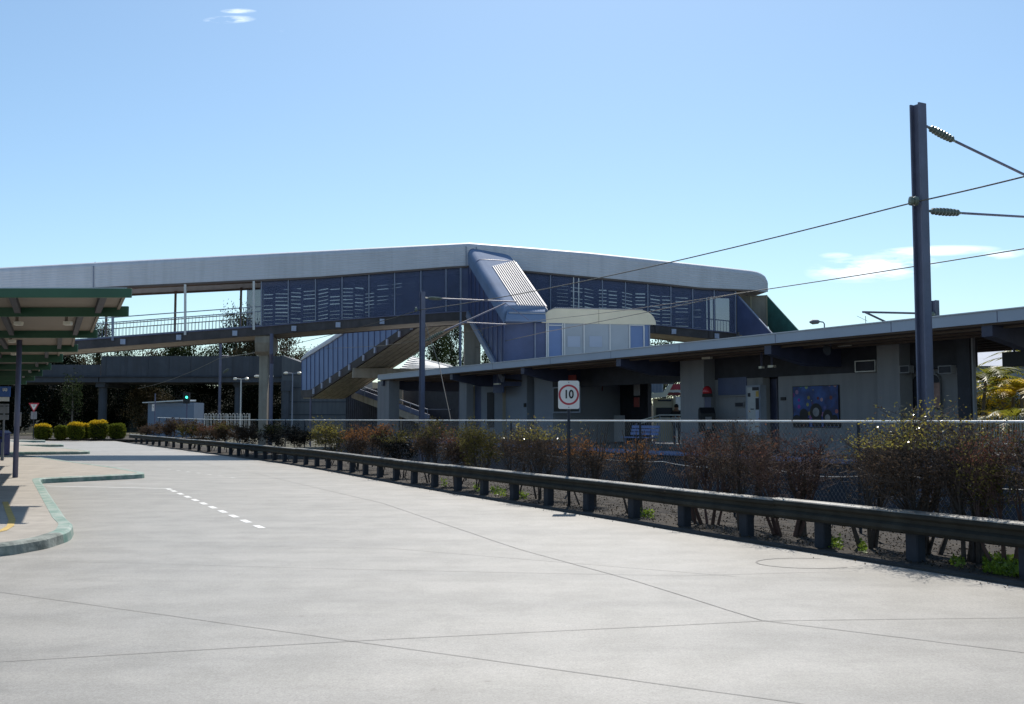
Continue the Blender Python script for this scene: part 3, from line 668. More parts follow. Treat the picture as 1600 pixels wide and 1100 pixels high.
# flashings: cover strips over the roof joints
m_ = MB()
for u in (147, 728, 744):
    vt, ve = interp(TOPV, u), interp(EAVV, u); a = wingpt(u, vt+8)-wn(u).to_3d()*.125; b = wingpt(u, ve-.3)-wn(u).to_3d()*.125
    m_.beam(a, b, .045, .02, up=wn(u).to_3d()); m_.beam(a, wingpt(u, vt-.6)+wn(u).to_3d()*.2, .045, .02)
fixn(m_.build('roof_flashing', M['mullion'], fb))
m_ = MB(); m2_ = MB()
for (ua, ub) in ((-110, 408), (408, 733), (733, 1190)):
    us = [u for u in STU if ua <= u <= ub]
    for i in range(len(us)-1):
        for d, mm in ((-.08, m_), (BW+.04, m2_)):
            a = wingpt(us[i], interp(EAVV, us[i]))+wn(us[i]+.1).to_3d()*d; b = wingpt(us[i+1], interp(EAVV, us[i+1]))+wn(us[i]+.1).to_3d()*d; mm.beam(a+Z*.0, b+Z*.0, .07, .10)
fixn(m_.build('eave_beam', M['soffit'], fb)); fixn(m2_.build('eave_beam', M['soffit'], fb))
# inner ceiling
m_ = MB(); cs = []
for u in STU[:-3]:
    pe = wingpt(u, interp(EAVV, u)); n3 = wn(u).to_3d(); cs.append([pe+n3*.06+Z*.30, pe+n3*(BW-.06)+Z*.30])
loft(cs, m_); fixn(m_.build('ceiling', M['soffit'], fb))
# deck: slab and dark edge beams
sl1 = []; b1 = []; b2 = []
us = [u for u in STU if u <= 1150]+[]
for u in us:
    p = wingpt(u, interp(DEKV, u)); n3 = (nmid if u == 733 else wn(u)).to_3d()
    sl1.append([p+n3*.05-Z*.02, p+n3*(BW-.05)-Z*.02, p+n3*(BW-.05)-Z*.40, p+n3*.05-Z*.40, p+n3*.05-Z*.02])
    b1.append([p-n3*.06, p+n3*.12, p+n3*.12-Z*.43, p-n3*.06-Z*.43, p-n3*.06]); b2.append([p+n3*(BW-.12), p+n3*(BW+.06), p+n3*(BW+.06)-Z*.43, p+n3*(BW-.12)-Z*.43, p+n3*(BW-.12)])
def closed_loft(secs_, name, mt, parent):
    m_ = loft(secs_); m_.add(secs_[0][:-1], [(0, 1, 2, 3)]); m_.add(secs_[-1][:-1], [(3, 2, 1, 0)]); return fixn(m_.build(name, M[mt], parent))
closed_loft(sl1, 'deck', 'concrete', fb); closed_loft(b1, 'edge_beam', 'beamdark', fb); closed_loft(b2, 'edge_beam', 'beamdark', fb)
m_ = MB()
for i in range(len(us)-1):
    a = wingpt(us[i], interp(DEKV, us[i])); b = wingpt(us[i+1], interp(DEKV, us[i+1])); n3 = wn(us[i]+.1).to_3d(); m_.beam(a-n3*.08+Z*.02, b-n3*.08+Z*.02, .09, .05)
fixn(m_.build('deck_trim', M['purple'], fb))
for u in (193, 280, 367.5, 459.5, 528.4, 597, 1052, 1119):
    p = wingpt(u, interp(DEKV, u)+7.0)-wn(u).to_3d()*.11; m_ = MB(); d2 = (WB_-WA if u < 733 else WC-WB_).normalized(); m_.box(p, (.24, .09, .26), math.atan2(d2.y, d2.x)); m_.build('bracket', M['bracket'], fb)
# screens
def wpanel(mb, u0, u1, f0, f1, d, th=.03, pad0=0, pad1=0):   # panel between functions f0 (top v) and f1 (bottom v)
    ps = []
    for u, v in ((u0, f1(u0)), (u1, f1(u1)), (u1, f0(u1)), (u0, f0(u0))): ps.append(wingpt(u, v)+wn((u0+u1)/2).to_3d()*d)
    ps[0] += Z*pad1; ps[1] += Z*pad1; ps[2] += Z*pad0; ps[3] += Z*pad0
    return mb.prism(ps, wn((u0+u1)/2).to_3d()*th)
fe = lambda u: interp(EAVV, u); fd = lambda u: interp(DEKV, u)
def wx(u, d):                              # the pixel column of the near face that is level (in plan) with column u of the far face
    p = wingpt(u, 500); c = p+wn(u).to_3d()*d; return c
near_m = [408.5, 450.5, 493, 534.5, 576.5, 616.6, 657.6, 696.8, 719.7]
right_m = [823, 860, 896, 904, 941, 977, 1012, 1048, 1082, 1115.6, 1149]
for arr in (near_m, right_m):
    for i in range(len(arr)-1):
        m_ = MB(); wpanel(m_, arr[i], arr[i+1], fe, fd, .0, .015, 0, -.02); fixn(m_.build('screen_panel', M['screen'], fb))
m_ = MB(); wpanel(m_, 719.7, 742, fe, fd, .0, .015); fixn(m_.build('screen_panel', M['darkblue'], fb))
m_ = MB(); wpanel(m_, 800, 823, fe, fd, .0, .015); fixn(m_.build('screen_panel', M['screen'], fb))
for u in near_m[:-1]+right_m[1:]:
    if u in (896, 904): mt = 'mullion_white'
    elif u < 500: mt = 'mullion'
    else: mt = 'mullion'
    m_ = MB(); a = wingpt(u, fe(u))-wn(u).to_3d()*.03; b = wingpt(u, fd(u))-wn(u).to_3d()*.03; m_.beam(b, a, .055, .05, up=wn(u).to_3d()); fixn(m_.build('mullion', M[mt], fb))
m_ = MB(); a = wingpt(719.7, fe(719))-wn(0).to_3d()*.05; b = wingpt(719.7, 575)-wn(0).to_3d()*.05; m_.beam(b, a, .09, .08, up=wn(0).to_3d()); fixn(m_.build('mullion', M['mullion'], fb))
# tall cream posts of the open bay (near side and far side)
for u in (290, 397, 177):
    m_ = MB(); a = wingpt(u, fe(u)+.5)-wn(u).to_3d()*.1; b = wingpt(u, fd(u)+4)-wn(u).to_3d()*.1; m_.beam(b, a, .11, .09, up=wn(u).to_3d()); fixn(m_.build('post', M['mullion_white'] if u != 177 else M['mullion'], fb))
def farpt(u, z_like):                      # far-face point seen at pixel column u, at height z
    n_ = wn(u); a = (WA if u < 733 else WB_)+n_*BW; b = (WB_ if u < 733 else WC)+n_*BW; p = VP(u, 500, a, b); return Vector((p.x, p.y, z_like))
def zf(u, tab):                            # height of the table line at the near column beneath the same plan station
    n_ = wn(u); a = (WA if u < 733 else WB_)+n_*BW; b = (WB_ if u < 733 else WC)+n_*BW; p = VP(u, 500, a, b).xy-n_*BW
    uu = 800+p.x/p.y*FP*1.0; return wingpt(uu, interp(tab, uu)).z
for u in (273.5, 376, 166, 62):
    m_ = MB(); m_.beam(farpt(u, zf(u, DEKV)), farpt(u, zf(u, EAVV)+.1), .11, .09, up=wn(u).to_3d()); fixn(m_.build('post', M['soffit'], fb))
# railings both sides of the open bay
for side in (0, 1):
    m_ = MB(); rails = [MB(), MB(), MB()]; u0, u1 = (-100, 408) if side == 0 else (-100, 398)
    ua = u0; prev = None
    while ua < u1:
        if side == 0: b = wingpt(ua, fd(ua))+wn(ua).to_3d()*.06
        else: b = farpt(ua, zf(ua, DEKV))-wn(ua).to_3d()*.06
        m_.tube([b+Z*.08, b+Z*.80], .011, 4)
        if prev is not None:
            for kk_, h in enumerate((.08, .80, 1.05)): rails[kk_].beam(prev+Z*h, b+Z*h, .04, .045)
        prev = b; ua += 5.4
    for kk_ in range(3): rails[kk_].build('handrail' if kk_ == 2 else 'rail', M['mullion'] if side == 0 else M['soffit'], fb)
    o = m_.build('railing', M['mullion'], fb)
# far side: mesh panel, then louvred boards with gaps that show the sky
def far_quad(mb, u0, u1, za0, za1, zb0, zb1, th=.03):
    n3 = wn((u0+u1)/2).to_3d(); return mb.prism([farpt(u0, za0), farpt(u1, za1), farpt(u1, zb1), farpt(u0, zb0)], n3*th)
m_ = MB(); far_quad(m_, 385, 412, zf(385, DEKV), zf(412, DEKV), zf(385, EAVV), zf(412, EAVV), .015); fixn(m_.build('screen_panel', M['screen'], fb))
rs = random.Random(3)
def louvre_run(u0, u1):
    m_ = MB(); u = u0
    while u < u1:
        wseg = rs.uniform(12, 20); stud = rs.choice((3.0, 4.0, 5.0, 8.0)); ue = min(u+wseg, u1)
        zd0, zd1, ze0, ze1 = zf(u, DEKV), zf(ue, DEKV), zf(u, EAVV), zf(ue, EAVV)
        z = .05; tilt = rs.uniform(-.07, .07)
        edge = min((u-u0)/60.0, (u1-u)/60.0, 1) if u0 > 500 else min((u1-u)/90.0, 1)
        while z < 2.2:
            hgt = .20; gap = .056*max(0, edge)*rs.uniform(.5, 1.15)*(1 if z > .75 else .55)
            if z > 1.85 or rs.random() < .10: gap = -.01
            z1 = z+hgt-gap; far_quad(m_, u, ue, zd0+z, zd1+z+tilt, zd0+z1, zd1+z1+tilt*rs.uniform(.5, 1.3), .02); z += hgt
        if z < 2.6: far_quad(m_, u, ue, zd0+z-.02, zd1+z-.02, ze0+.1, ze1+.1, .02)
        n3 = wn(u).to_3d()
        far_quad(m_, ue-.1, ue+stud, zd0, zd1, ze0+.1, ze1+.1, .035); u = ue+stud
    return fixn(m_.build('louvre_wall', M['louvre'], fb))
louvre_run(412, 648); louvre_run(850, 1096)
m_ = MB(); far_quad(m_, 648, 733, zf(648, DEKV), zf(732, DEKV), zf(648, EAVV)+.1, zf(732, EAVV)+.1); far_quad(m_, 733.5, 850, zf(734, DEKV), zf(850, DEKV), zf(734, EAVV)+.1, zf(850, EAVV)+.1); fixn(m_.build('back_wall', M['louvre'], fb))
for (u0, u1) in ((1098, 1140),):
    m_ = MB(); uu = u0
    while uu < u1: b = farpt(uu, zf(uu, DEKV)); m_.tube([b, b+Z*1.0], .012, 4); uu += 4.6
    a = farpt(u0, zf(u0, DEKV)); b = farpt(u1, zf(u1, DEKV)); m_.beam(a+Z*1.03, b+Z*1.03, .04, .05); m_.build('railing', M['mullion'], fb)
for u in (1097, 1107.5, 1116):
    m_ = MB(); m_.beam(farpt(u, zf(u, DEKV)), farpt(u, zf(u, EAVV)+.1), .12, .10, up=wn(u).to_3d()); fixn(m_.build('post', M['darkblue'], fb))
m_ = MB(); far_quad(m_, 1140, 1160, zf(1140, DEKV), zf(1160, DEKV), zf(1140, EAVV)-.0, zf(1160, EAVV)-.0); fixn(m_.build('back_wall', M['darkblue'], fb))
# piers
def pier(u, ww, ztop, dpt=.5, name='pier', rz=0):
    p = wingpt(u, 600)+wn(u).to_3d()*(BW/2); d = (WB_-WA).normalized(); return p
pl_ = wingpt(410, 600); nrm = wn(400); ang = math.atan2((WB_-WA).y, (WB_-WA).x)
zt = wingpt(405, fd(405)).z-.43
m_ = MB(); c = pl_+nrm.to_3d()*1.0
m_.box((c.x-.05, c.y, (zt-.9)/2-.06), (.42, .7, zt-.9+.12), ang); fixn(m_.build('pier', M['concrete'], fb)); 
m_ = MB(); f = nrm.to_3d(); t3 = (WB_-WA).normalized().to_3d(); base = pl_.xy.to_3d()
prof = [base+f*.05+Z*(zt-.35), base+f*.05+Z*zt, base+f*2.95+Z*zt, base+f*2.95+Z*(zt-.35), base+f*1.5+Z*(zt-.95), base+f*.55+Z*(zt-.95), base+f*.25+Z*(zt-.8)]
m_.prism([p-t3*.42 for p in prof], t3*.84); fixn(m_.build('corbel', M['concrete'], fb))
m_ = MB(); m_.tube([base-f*.0+t3*.42+Z*(zt+.1), base+t3*.42+Z*(zt-.9), base+f*.5+t3*.38+Z*(zt-1.4), base+f*.5+t3*.38+Z*0], .10, 8); m_.build('downpipe', M['purple'], fb)
a = P(724, 560, 53.6); b = P(749, 560, 53.6); zt = wingpt(730, 487).z-.45
m_ = MB(); m_.box(((a.x+b.x)/2, 54.4, zt/2-.06), (b.x-a.x, 1.2, zt+.12), .1); fixn(m_.build('pier', M['concrete'], fb))
m_ = MB(); p = P(719, 560, 53.0); m_.box((p.x, p.y, zt/2+.1), (.13, .16, zt+.3)); fixn(m_.build('steel_column', M['purple'], fb))
m_ = MB(); p = P(741, 420, 52.75); m_.box((p.x, p.y, p.z), (.5, .3, .55)); m_.box((p.x+.02, p.y, p.z-.55), (.3, .2, .5)); fixn(m_.build('service_box', M['purple'], fb))
m_ = MB(); p = P(1025, 515, 54.0)
for u in (1026, 1110): 
    q = wingpt(u, fd(u)+6)-wn(u).to_3d()*.09; m_.box(q, (.2, .06, .38), .1)
fixn(m_.build('beam_stiffener', M['beamdark'], fb))
# ------------------------------------------------------------------ central covered stairway
cs_ = thing('covered_stairway', 'central covered stair with pale blue ribbed roof dropping from the bridge to the cream-fascia landing', 'stairway')
e3 = Vector((.346, -.938, 0)); sr3 = Vector((.938, .346, 0))
RTL = P(732, 413, 52.85)                 # upper left eave of the stair roof
Ls = 5.2
def along(u, v):                          # point on the vertical plane of the left stair side
    return VP(u, v, RTL.xy, (RTL+e3).xy)
lo = along(787, 504); Lh = (lo.xy-RTL.xy).length; drop = RTL.z-lo.z
def stair_pt(t, q, h): return Vector((RTL.x, RTL.y, RTL.z)) + e3*(Lh*t) + sr3*q + Z*(h-drop*t)
SWD = 2.25; HR = .80
def arch_prof(wd, h, r, ribs=0):
    pr = [(0, 0), (0, h-r)]
    for j in range(1, 9): t = math.pi/2*j/8; pr.append((r*(1-math.cos(t)), h-r+r*math.sin(t)))
    k = 8
    for j in range(1, k): pr.append((r+(wd-2*r)*j/k, h+.02))
    for j in range(8, 0, -1): t = math.pi/2*j/8; pr.append((wd-r*(1-math.cos(t)), h-r+r*math.sin(t)))
    pr += [(wd, h-r), (wd, 0)]; return pr
pr = arch_prof(SWD, HR, .30)
sec = [[stair_pt(t, q, h) for (q, h) in pr] for t in (-.06, .0, .03, .22, 1.0)]
sec[0] = [p+Z*.0-e3*.6+Z*-.0 for p in [stair_pt(0, q, h) for (q, h) in pr]]
m_ = loft(sec); o = fixn(m_.build('roof', M['roofblue'], cs_)); s_ = o.modifiers.new('thickness', 'SOLIDIFY'); s_.thickness = .05; s_.offset = 0
m_ = MB(); m_.prism([stair_pt(.995, q, h) for (q, h) in pr], e3*.03); fixn(m_.build('roof_end', M['roofblue'], cs_))
m_ = MB()
for t in (.0, .21):
    rng = [stair_pt(t, q, h+.03) for (q, h) in pr]; m_.tube(rng, .022, 6)
fixn(m_.build('roof_hoop', M['purple'], cs_))
m_ = MB()                                  # bare ribbed sheet laid over the lower right of the roof
for k in range(13):
    q = .70+k*.125; t0 = .34-(k/12)*.14
    if q > SWD-.15: hh = HR-.12
    else: hh = HR+.07
    m_.beam(stair_pt(t0, q, hh-.0), stair_pt(1.0, q, hh), .05, .05)
fixn(m_.build('ribbed_sheet', M['ribroof'], cs_)); m_ = MB()
m_.hexa([stair_pt(1.0, .66, HR+.03), stair_pt(1, SWD-.05, HR+.03), stair_pt(.22, SWD-.05, HR+.03), stair_pt(.36, .66, HR+.03), stair_pt(1.0, .66, HR+.05), stair_pt(1, SWD-.05, HR+.05), stair_pt(.22, SWD-.05, HR+.05), stair_pt(.36, .66, HR+.05)])
fixn(m_.build('sheet_base', M['darkblue'], cs_))
# side walls of the flight
WH = 2.55
for q in (0.02, SWD-.05):
    m_ = MB(); m_.prism([stair_pt(-.02, q, 0), stair_pt(1, q, 0), stair_pt(1, q, -WH), stair_pt(-.02, q, -WH)], sr3*.04); fixn(m_.build('side_wall', M['screen_dense'] if q < 1 else M['darkblue'], cs_))
m_ = MB()
for k in range(8):
    t = .08+k*.125; m_.beam(stair_pt(t, -.01, -.02), stair_pt(t, -.01, -WH), .05, .03, up=sr3)
fixn(m_.build('wall_batten', M['purple'], cs_))
m_ = MB(); a, b = stair_pt(.0, -.06, -WH-.05), stair_pt(1.02, -.06, -WH-.05); m_.beam(a, b, .12, .30); m_.beam(a+sr3*SWD, b+sr3*SWD, .12, .30); fixn(m_.build('stringer', M['mullion'], cs_))
m_ = MB()
for k in range(18):
    t = k/18; c = stair_pt(t, .02, -WH-.03); m_.hexa([c, c+sr3*(SWD-.1), c+sr3*(SWD-.1)+e3*.3, c+e3*.3, c+Z*.16, c+sr3*(SWD-.1)+Z*.16, c+sr3*(SWD-.1)+e3*.3+Z*.16, c+e3*.3+Z*.16])
fixn(m_.build('step', M['concrete'], cs_))
m_ = MB(); m_.prism([stair_pt(0, .1, -WH-.18), stair_pt(0, SWD-.1, -WH-.18), stair_pt(1, SWD-.1, -WH-.18), stair_pt(1, .1, -WH-.18)], Z*-.03); fixn(m_.build('underside', M['soffit'], cs_))
# landing room with the cream rounded fascia
lr = thing('landing_room', 'glazed stair landing room with cream rounded roof end above the platform canopy', 'landing room')
la = lo.copy(); YF = lo.y
LA = Vector((P(780, 500, 47.9).x, 47.9)); LBp = Vector((P(1025, 500, 49.3).x, 49.3))
def LV(u, v, d=0):
    p = VP(u, v, LA, LBp); dd = (LBp-LA).normalized(); return p+Vector((-dd.y, dd.x, 0))*d
lnn = Vector((-(LBp-LA).normalized().y, (LBp-LA).normalized().x, 0))
zb = LV(940, 506).z; zr = LV(940, 483.5).z
# rounded roof: swept from the cream end towards the back
def creamprof(u0, u1, zt0, zb0, r):
    a = LV(u0, 505); b = LV(u1, 505); a.z = b.z = 0; L_ = (b-a).length; d = (b-a)/L_; H = zt0-zb0
    pts = [a+Z*zb0]
    for j in range(0, 9): t = math.pi/2*j/8; pts.append(a+d*(r*(1-math.cos(t)))+Z*(zb0+(H)*math.sin(t)))
    for j in range(8, -1, -1): t = math.pi/2*j/8; pts.append(a+d*(L_-r*(1-math.cos(t)))+Z*(zb0+H*math.sin(t)))
    pts.append(b+Z*zb0); return pts
cp = creamprof(846.5, 1025, zr, zb, .75)
m_ = MB(); m_.prism(cp, lnn*.06); fixn(m_.build('fascia', M['cream'], lr))
m_ = MB(); loft([[p+lnn*.06+Z*.01 for p in cp], [p+lnn*2.6+Z*.01 for p in cp]], m_)
k0, k1 = LV(868, 483), LV(1003, 483)
for k in range(44):
    p = k0.lerp(k1, k/43); p.z = zr+.03; m_.beam(p-lnn*.02, p+lnn*2.6, .055, .06)
fixn(m_.build('roof', M['ribroof'], lr))
m_ = MB(); u = 935.5; a, b = LV(u, 484), LV(u, 506); m_.beam(a-lnn*.005, b-lnn*.005, .02, .012, up=lnn); fixn(m_.build('fascia_joint', M['beige'], lr))
# the small lower roof under the stair roof end (pale bands then blue)
zt_ = LV(815, 482.5).z; zb2 = LV(815, 503.5).z
secA = []
for (u0, u1, h, d) in [(787.5, 850, 0, -.42), (787.5, 850, .12, -.44), (789, 850, .45, -.36), (792, 850, .75, -.18), (796, 852, .95, .02), (798, 856, 1.0, .30)]:
    a = LV(u0, 500, d); b = LV(u1, 500, d); secA.append([Vector((a.x, a.y, zb2+(zt_-zb2)*h)), Vector((b.x, b.y, zb2+(zt_-zb2)*h))])
m_ = loft(secA); a = LV(787.5, 500, -.42); b = LV(787.5, 500, .6); m_.prism([Vector((a.x, a.y, zb2)), Vector((b.x, b.y, zb2)), Vector((b.x, b.y, zt_))], (.03, 0, 0)); o = m_.build('side_roof', M['roofblue'], lr); q_ = o.modifiers.new('thickness', 'SOLIDIFY'); q_.thickness = .03
m_ = MB()
for k in range(4):
    h = .62+.11*k; d = -.30+.13*k; a = LV(793+k*1.6, 500, d-.02); b = LV(851, 500, d-.02); a.z = b.z = zb2+(zt_-zb2)*h+.01; m_.beam(a, b, .05, .045)
fixn(m_.build('gutter_strip', M['ribroof'], lr))
zl = 3.3
def lpanel(u0, u1, mt, name='wall_panel', v0=505.0, d=.05):
    m_ = MB(); a = LV(u0, v0+.6, d); b = LV(u1, v0+.6+(u1-u0)*.01, d); a.z = b.z = zb
    m_.prism([a, b, b+Z*(zl-zb), a+Z*(zl-zb)], lnn*.03); return fixn(m_.build(name, M[mt], lr))
for (u0, u1, mt) in ((787, 836, 'darkblue'), (836, 855, 'darkblue'), (855, 880, 'bluepanel'), (880.5, 912.5, 'glass'), (912.5, 953, 'glass'), (953, 983.5, 'glass'), (983.5, 1006.5, 'bluepanel'), (1006.5, 1015, 'bluepanel')): lpanel(u0, u1, mt)
for (u, mt) in ((836, 'mullion'), (854, 'mullion_white'), (856.5, 'mullion_white'), (879, 'mullion_white'), (882, 'mullion_white'), (912.5, 'mullion_white'), (953, 'mullion_white'), (983.6, 'mullion_white'), (1006, 'mullion_white'), (1014.5, 'mullion')):
    a = LV(u, 506, .0); a.z = zb-.01; m_ = MB(); m_.beam(Vector((a.x, a.y, zl)), a, .06, .05, up=lnn); fixn(m_.build('mullion', M[mt], lr))
for (u0, u1) in ((856, 880), (983.6, 1006.5)):
    a, b = LV(u0, 508), LV(u1, 508.3); m_ = MB(); m_.beam(a, b, .05, .05); fixn(m_.build('mullion', M['mullion_white'], lr))
for (u0, u1) in ((887, 907), (921, 941)):     # pale notices stuck inside the glazing
    a = LV(u0, 525, .03); b = LV(u1, 525.3, .03); m_ = MB(); m_.prism([a, b, b-Z*.52, a-Z*.52], lnn*.01); fixn(m_.build('notice', M['mullion_white'] if False else M['fascia'], lr))
m_ = MB(); a = LV(787, 505, .1); b = LV(1015, 507, .1); a.z = b.z = 0; 
m_.prism([Vector((p.x, p.y, zl)) for p in (a, b, b+lnn*2.4, a+lnn*2.4)], Z*.12); fixn(m_.build('floor', M['concrete'], lr))
m_ = MB(); m_.prism([Vector((p.x, p.y, zl)) for p in (b, b+lnn*2.4, b+lnn*2.4, b)][:2]+[Vector((b.x+lnn.x*2.4, b.y+lnn.y*2.4, zb)), Vector((b.x, b.y, zb))], Vector((.04, 0, 0))); fixn(m_.build('end_wall', M['bluepanel'], lr))
m_ = MB(); aa = LV(800, 505, 2.5); bb = LV(1015, 507, 2.5); aa.z = bb.z = zl; m_.prism([aa, bb, bb+Z*(zb-zl), aa+Z*(zb-zl)], lnn*.04); fixn(m_.build('back_wall', M['darkblue'], lr))
m_ = MB()
for (u, q) in ((800, 1.7), (1005, .4), (1005, 2.2), (900, 2.2)): a = LV(u, 505, q); m_.box((a.x, a.y, zl/2), (.3, .3, zl))
fixn(m_.build('support_column', M['concrete'], lr))
# return flight below the landing: dark blue wall left of the room
m_ = MB(); c = LV(787, 505, .05); c2 = stair_pt(.45, .0, -WH); m_.prism([Vector((c.x, c.y, zb)), Vector((c.x, c.y, 3.0)), Vector((stair_pt(.72, 0, 0).x, stair_pt(.72, 0, 0).y, 3.0)), stair_pt(.72, 0, -WH+.1)], sr3*.04); fixn(m_.build('side_wall', M['darkblue'], lr))
# ------------------------------------------------------------------ right stairway at the end of the bridge
rs_ = thing('end_stairway', 'stair with blue and green side walls descending from the right end of the footbridge', 'stairway')
ev = Vector((.30, -.954, 0))
def side_plane(u, v, base): return VP(u, v, base.xy, (base+ev).xy)
n0 = wingpt(1151, 458)
q0 = [side_plane(1151, 460, n0), side_plane(1155, 464, n0), side_plane(1216, 532, n0), side_plane(1216, 560, n0), side_plane(1180, 540, n0), side_plane(1151, 521, n0)]
m_ = MB(); m_.prism(q0, Vector((.04, .012, 0))); fixn(m_.build('side_wall', M['darkblue'], rs_))
m_ = MB(); m_.beam(q0[1], q0[2], .07, .06); fixn(m_.build('handrail', M['mullion'], rs_))
n1 = VP(1197.5, 458, WB_+wn(900)*.2, WC+wn(900)*.2)
q1 = [side_plane(1197.5, 461, n1), side_plane(1262, 532, n1), side_plane(1262, 560, n1), side_plane(1205, 520, n1), side_plane(1197.5, 505, n1)]
m_ = MB(); m_.prism(q1, Vector((.04, .012, 0))); fixn(m_.build('side_wall', M['greenmesh'], rs_, 'green sheeted side wall of the end stair'))
m_ = MB(); a = q1[0]; b = n0+wn(900).to_3d()*1.2; m_.prism([Vector((b.x+.3, b.y, q1[0].z)), q1[0], q1[-1]-Z*.5, Vector((b.x+.3, b.y, q1[-1].z-.5))], Vector((0, .05, 0))); fixn(m_.build('back_wall', M['concrete'], rs_))
m_ = MB()
for k in range(3): p = Vector((b.x+.3, b.y, 0)).lerp(Vector((a.x, a.y, 0)), k/2.0); m_.beam(Vector((p.x, p.y-.05, q1[-1].z-.5)), Vector((p.x, p.y-.05, q1[0].z)), .06, .05, up=Vector((0, 1, 0)))
fixn(m_.build('frame', M['beige'], rs_))
m_ = MB()
for k in range(16):
    c = Vector((q0[-1].x, q0[-1].y, q0[-1].z-.1))+ev*(.28*k)-Z*(.17*k); m_.hexa([c, c+Vector((1.4, .4, 0)), c+Vector((1.4, .4, 0))+ev*.3, c+ev*.3]+[x+Z*.15 for x in (c, c+Vector((1.4, .4, 0)), c+Vector((1.4, .4, 0))+ev*.3, c+ev*.3)])
fixn(m_.build('step', M['concrete'], rs_))
m_ = MB(); p = n1+Vector((.1, .3, 0)); m_.box((p.x-.9, p.y+1.2, (p.z-3)/2), (.4, .4, p.z-3)); fixn(m_.build('support_column', M['concrete'], rs_))
# ------------------------------------------------------------------ rear stairway going down left behind the bridge
ls_ = thing('rear_stairway', 'long enclosed stair clad in blue panels sloping down to the left behind the footbridge', 'stairway')
R0, R1 = Vector((-2.5, 56.4)), Vector((-14.42, 70.0))
ldir = (R1-R0).normalized(); lper = Vector((-ldir.y, ldir.x)); lper = lper if lper.y > 0 else -lper; lp3 = lper.to_3d()
def LS(u, v, d=0): return VP(u, v, R0+lper*d, R1+lper*d)
ptop = [(471.5, 563), (478, 559), (517, 535), (536, 522), (620, 466)]; pbot = [(471.5, 609.5), (485, 609), (563, 557), (626, 515), (720, 456)]
m_ = MB(); prev = 471.5
edges = [471.5, 479, 485.5, 492, 499, 506, 513, 520.5, 528, 536, 543.5, 551.5, 559.5, 567.5, 576, 585, 594, 603, 612, 621, 630]
for i in range(len(edges)-1):
    u0, u1 = edges[i], edges[i+1]; pnl = MB()
    pnl.prism([LS(u0, interp(pbot, u0)), LS(u1, interp(pbot, u1)), LS(u1, interp(ptop, u1)), LS(u0, interp(ptop, u0))], lp3*.04); fixn(pnl.build('cladding_panel', M['bluepanel'], ls_))
for u in edges: m_.beam(LS(u, interp(pbot, u))-lp3*.02, LS(u, interp(ptop, u))-lp3*.02, .035, .03, up=lp3)
fixn(m_.build('cladding_joint', M['darkblue'], ls_))
sec = []
for u in (470.5, 474, 480, 500, 520, 560, 620):
    a = LS(u, interp(ptop, u)+.5)-lp3*.1; h = {470.5: .10, 474: .34}.get(u, .50)
    sec.append([a+lp3*(q*(2.7/2.25)+0)+Z*hh*h/.8 for (q, hh) in arch_prof(2.25, .8, .5)])
m_ = loft(sec); m_.add(sec[0], [tuple(range(len(sec[0])))]); o = fixn(m_.build('roof', M['roofmetal'], ls_)); s_ = o.modifiers.new('thickness', 'SOLIDIFY'); s_.thickness = .04
m_ = MB(); a = LS(474, 609.8); b = LS(487, 609.8); c = LS(720, 454); 
def edgebeam(off, hh, mt, name, parent, dz=0):
    p = [LS(471.5, 610)+lp3*off+Z*dz, LS(487, 609.6)+lp3*off+Z*dz, LS(660, 492)+lp3*off+Z*dz, LS(716, 470)+lp3*off+Z*dz]; mb = MB()
    for i in range(3): mb.beam(p[i]-Z*hh/2, p[i+1]-Z*hh/2, .2, hh)
    return fixn(mb.build(name, M[mt], parent))
edgebeam(.05, .50, 'beamdark', 'edge_beam', ls_); edgebeam(2.6, .5, 'beamdark', 'edge_beam', ls_)
p = [LS(472, 610), LS(487, 609.6), LS(660, 492), LS(716, 470)]; sec = [[x+lp3*.1-Z*.42, x+lp3*2.55-Z*.42, x+lp3*2.55-Z*.55, x+lp3*.1-Z*.55, x+lp3*.1-Z*.42] for x in p]
M['soffitpale'] = mat('pale_stair_soffit', (.48, .44, .36), .8, var=.12, stain=((.26, .23, .19), .6)); closed_loft(sec, 'soffit', 'soffitpale', ls_)
m_ = MB(); 
for k in range(5):
    q = .5+k*.45; m_.beam(p[1]+lp3*q-Z*.56, p[2]+lp3*q-Z*.56, .03, .05)
fixn(m_.build('soffit_batten', M['concrete'], ls_))
for i, u in enumerate((492, 505, 518, 533, 548, 570, 588, 607, 626, 645)):
    q = LS(u, interp(pbot, u)+7)-lp3*.09; m_ = MB(); m_.box(q, (.17, .1, .36), math.atan2(ldir.y, ldir.x)); m_.build('bracket', M['bracket'], ls_)
m_ = MB(); a = LS(556, 580, .1); b = LS(556, 580, 3.6); a2 = P(556, 579, a.y); m_.beam(Vector((a.x-.2, a.y, a2.z-.15)), Vector((a.x+4.2, a.y+1.4, a2.z-.15)), .5, .62); m_.box((a.x+2.6, a.y+.9, (a2.z-.4)/2), (.6, .6, a2.z-.3)); fixn(m_.build('crosshead', M['concrete'], ls_))
m_ = MB()
for (u, d) in ((486, .1), (485, 2.3)): m_ = MB(); q = LS(u, 620, d); m_.tube([Vector((q.x, q.y, -.1)), Vector((q.x, q.y, LS(487, 610).z-.4))], .05, 6); fixn(m_.build('post', M['purple'], ls_))
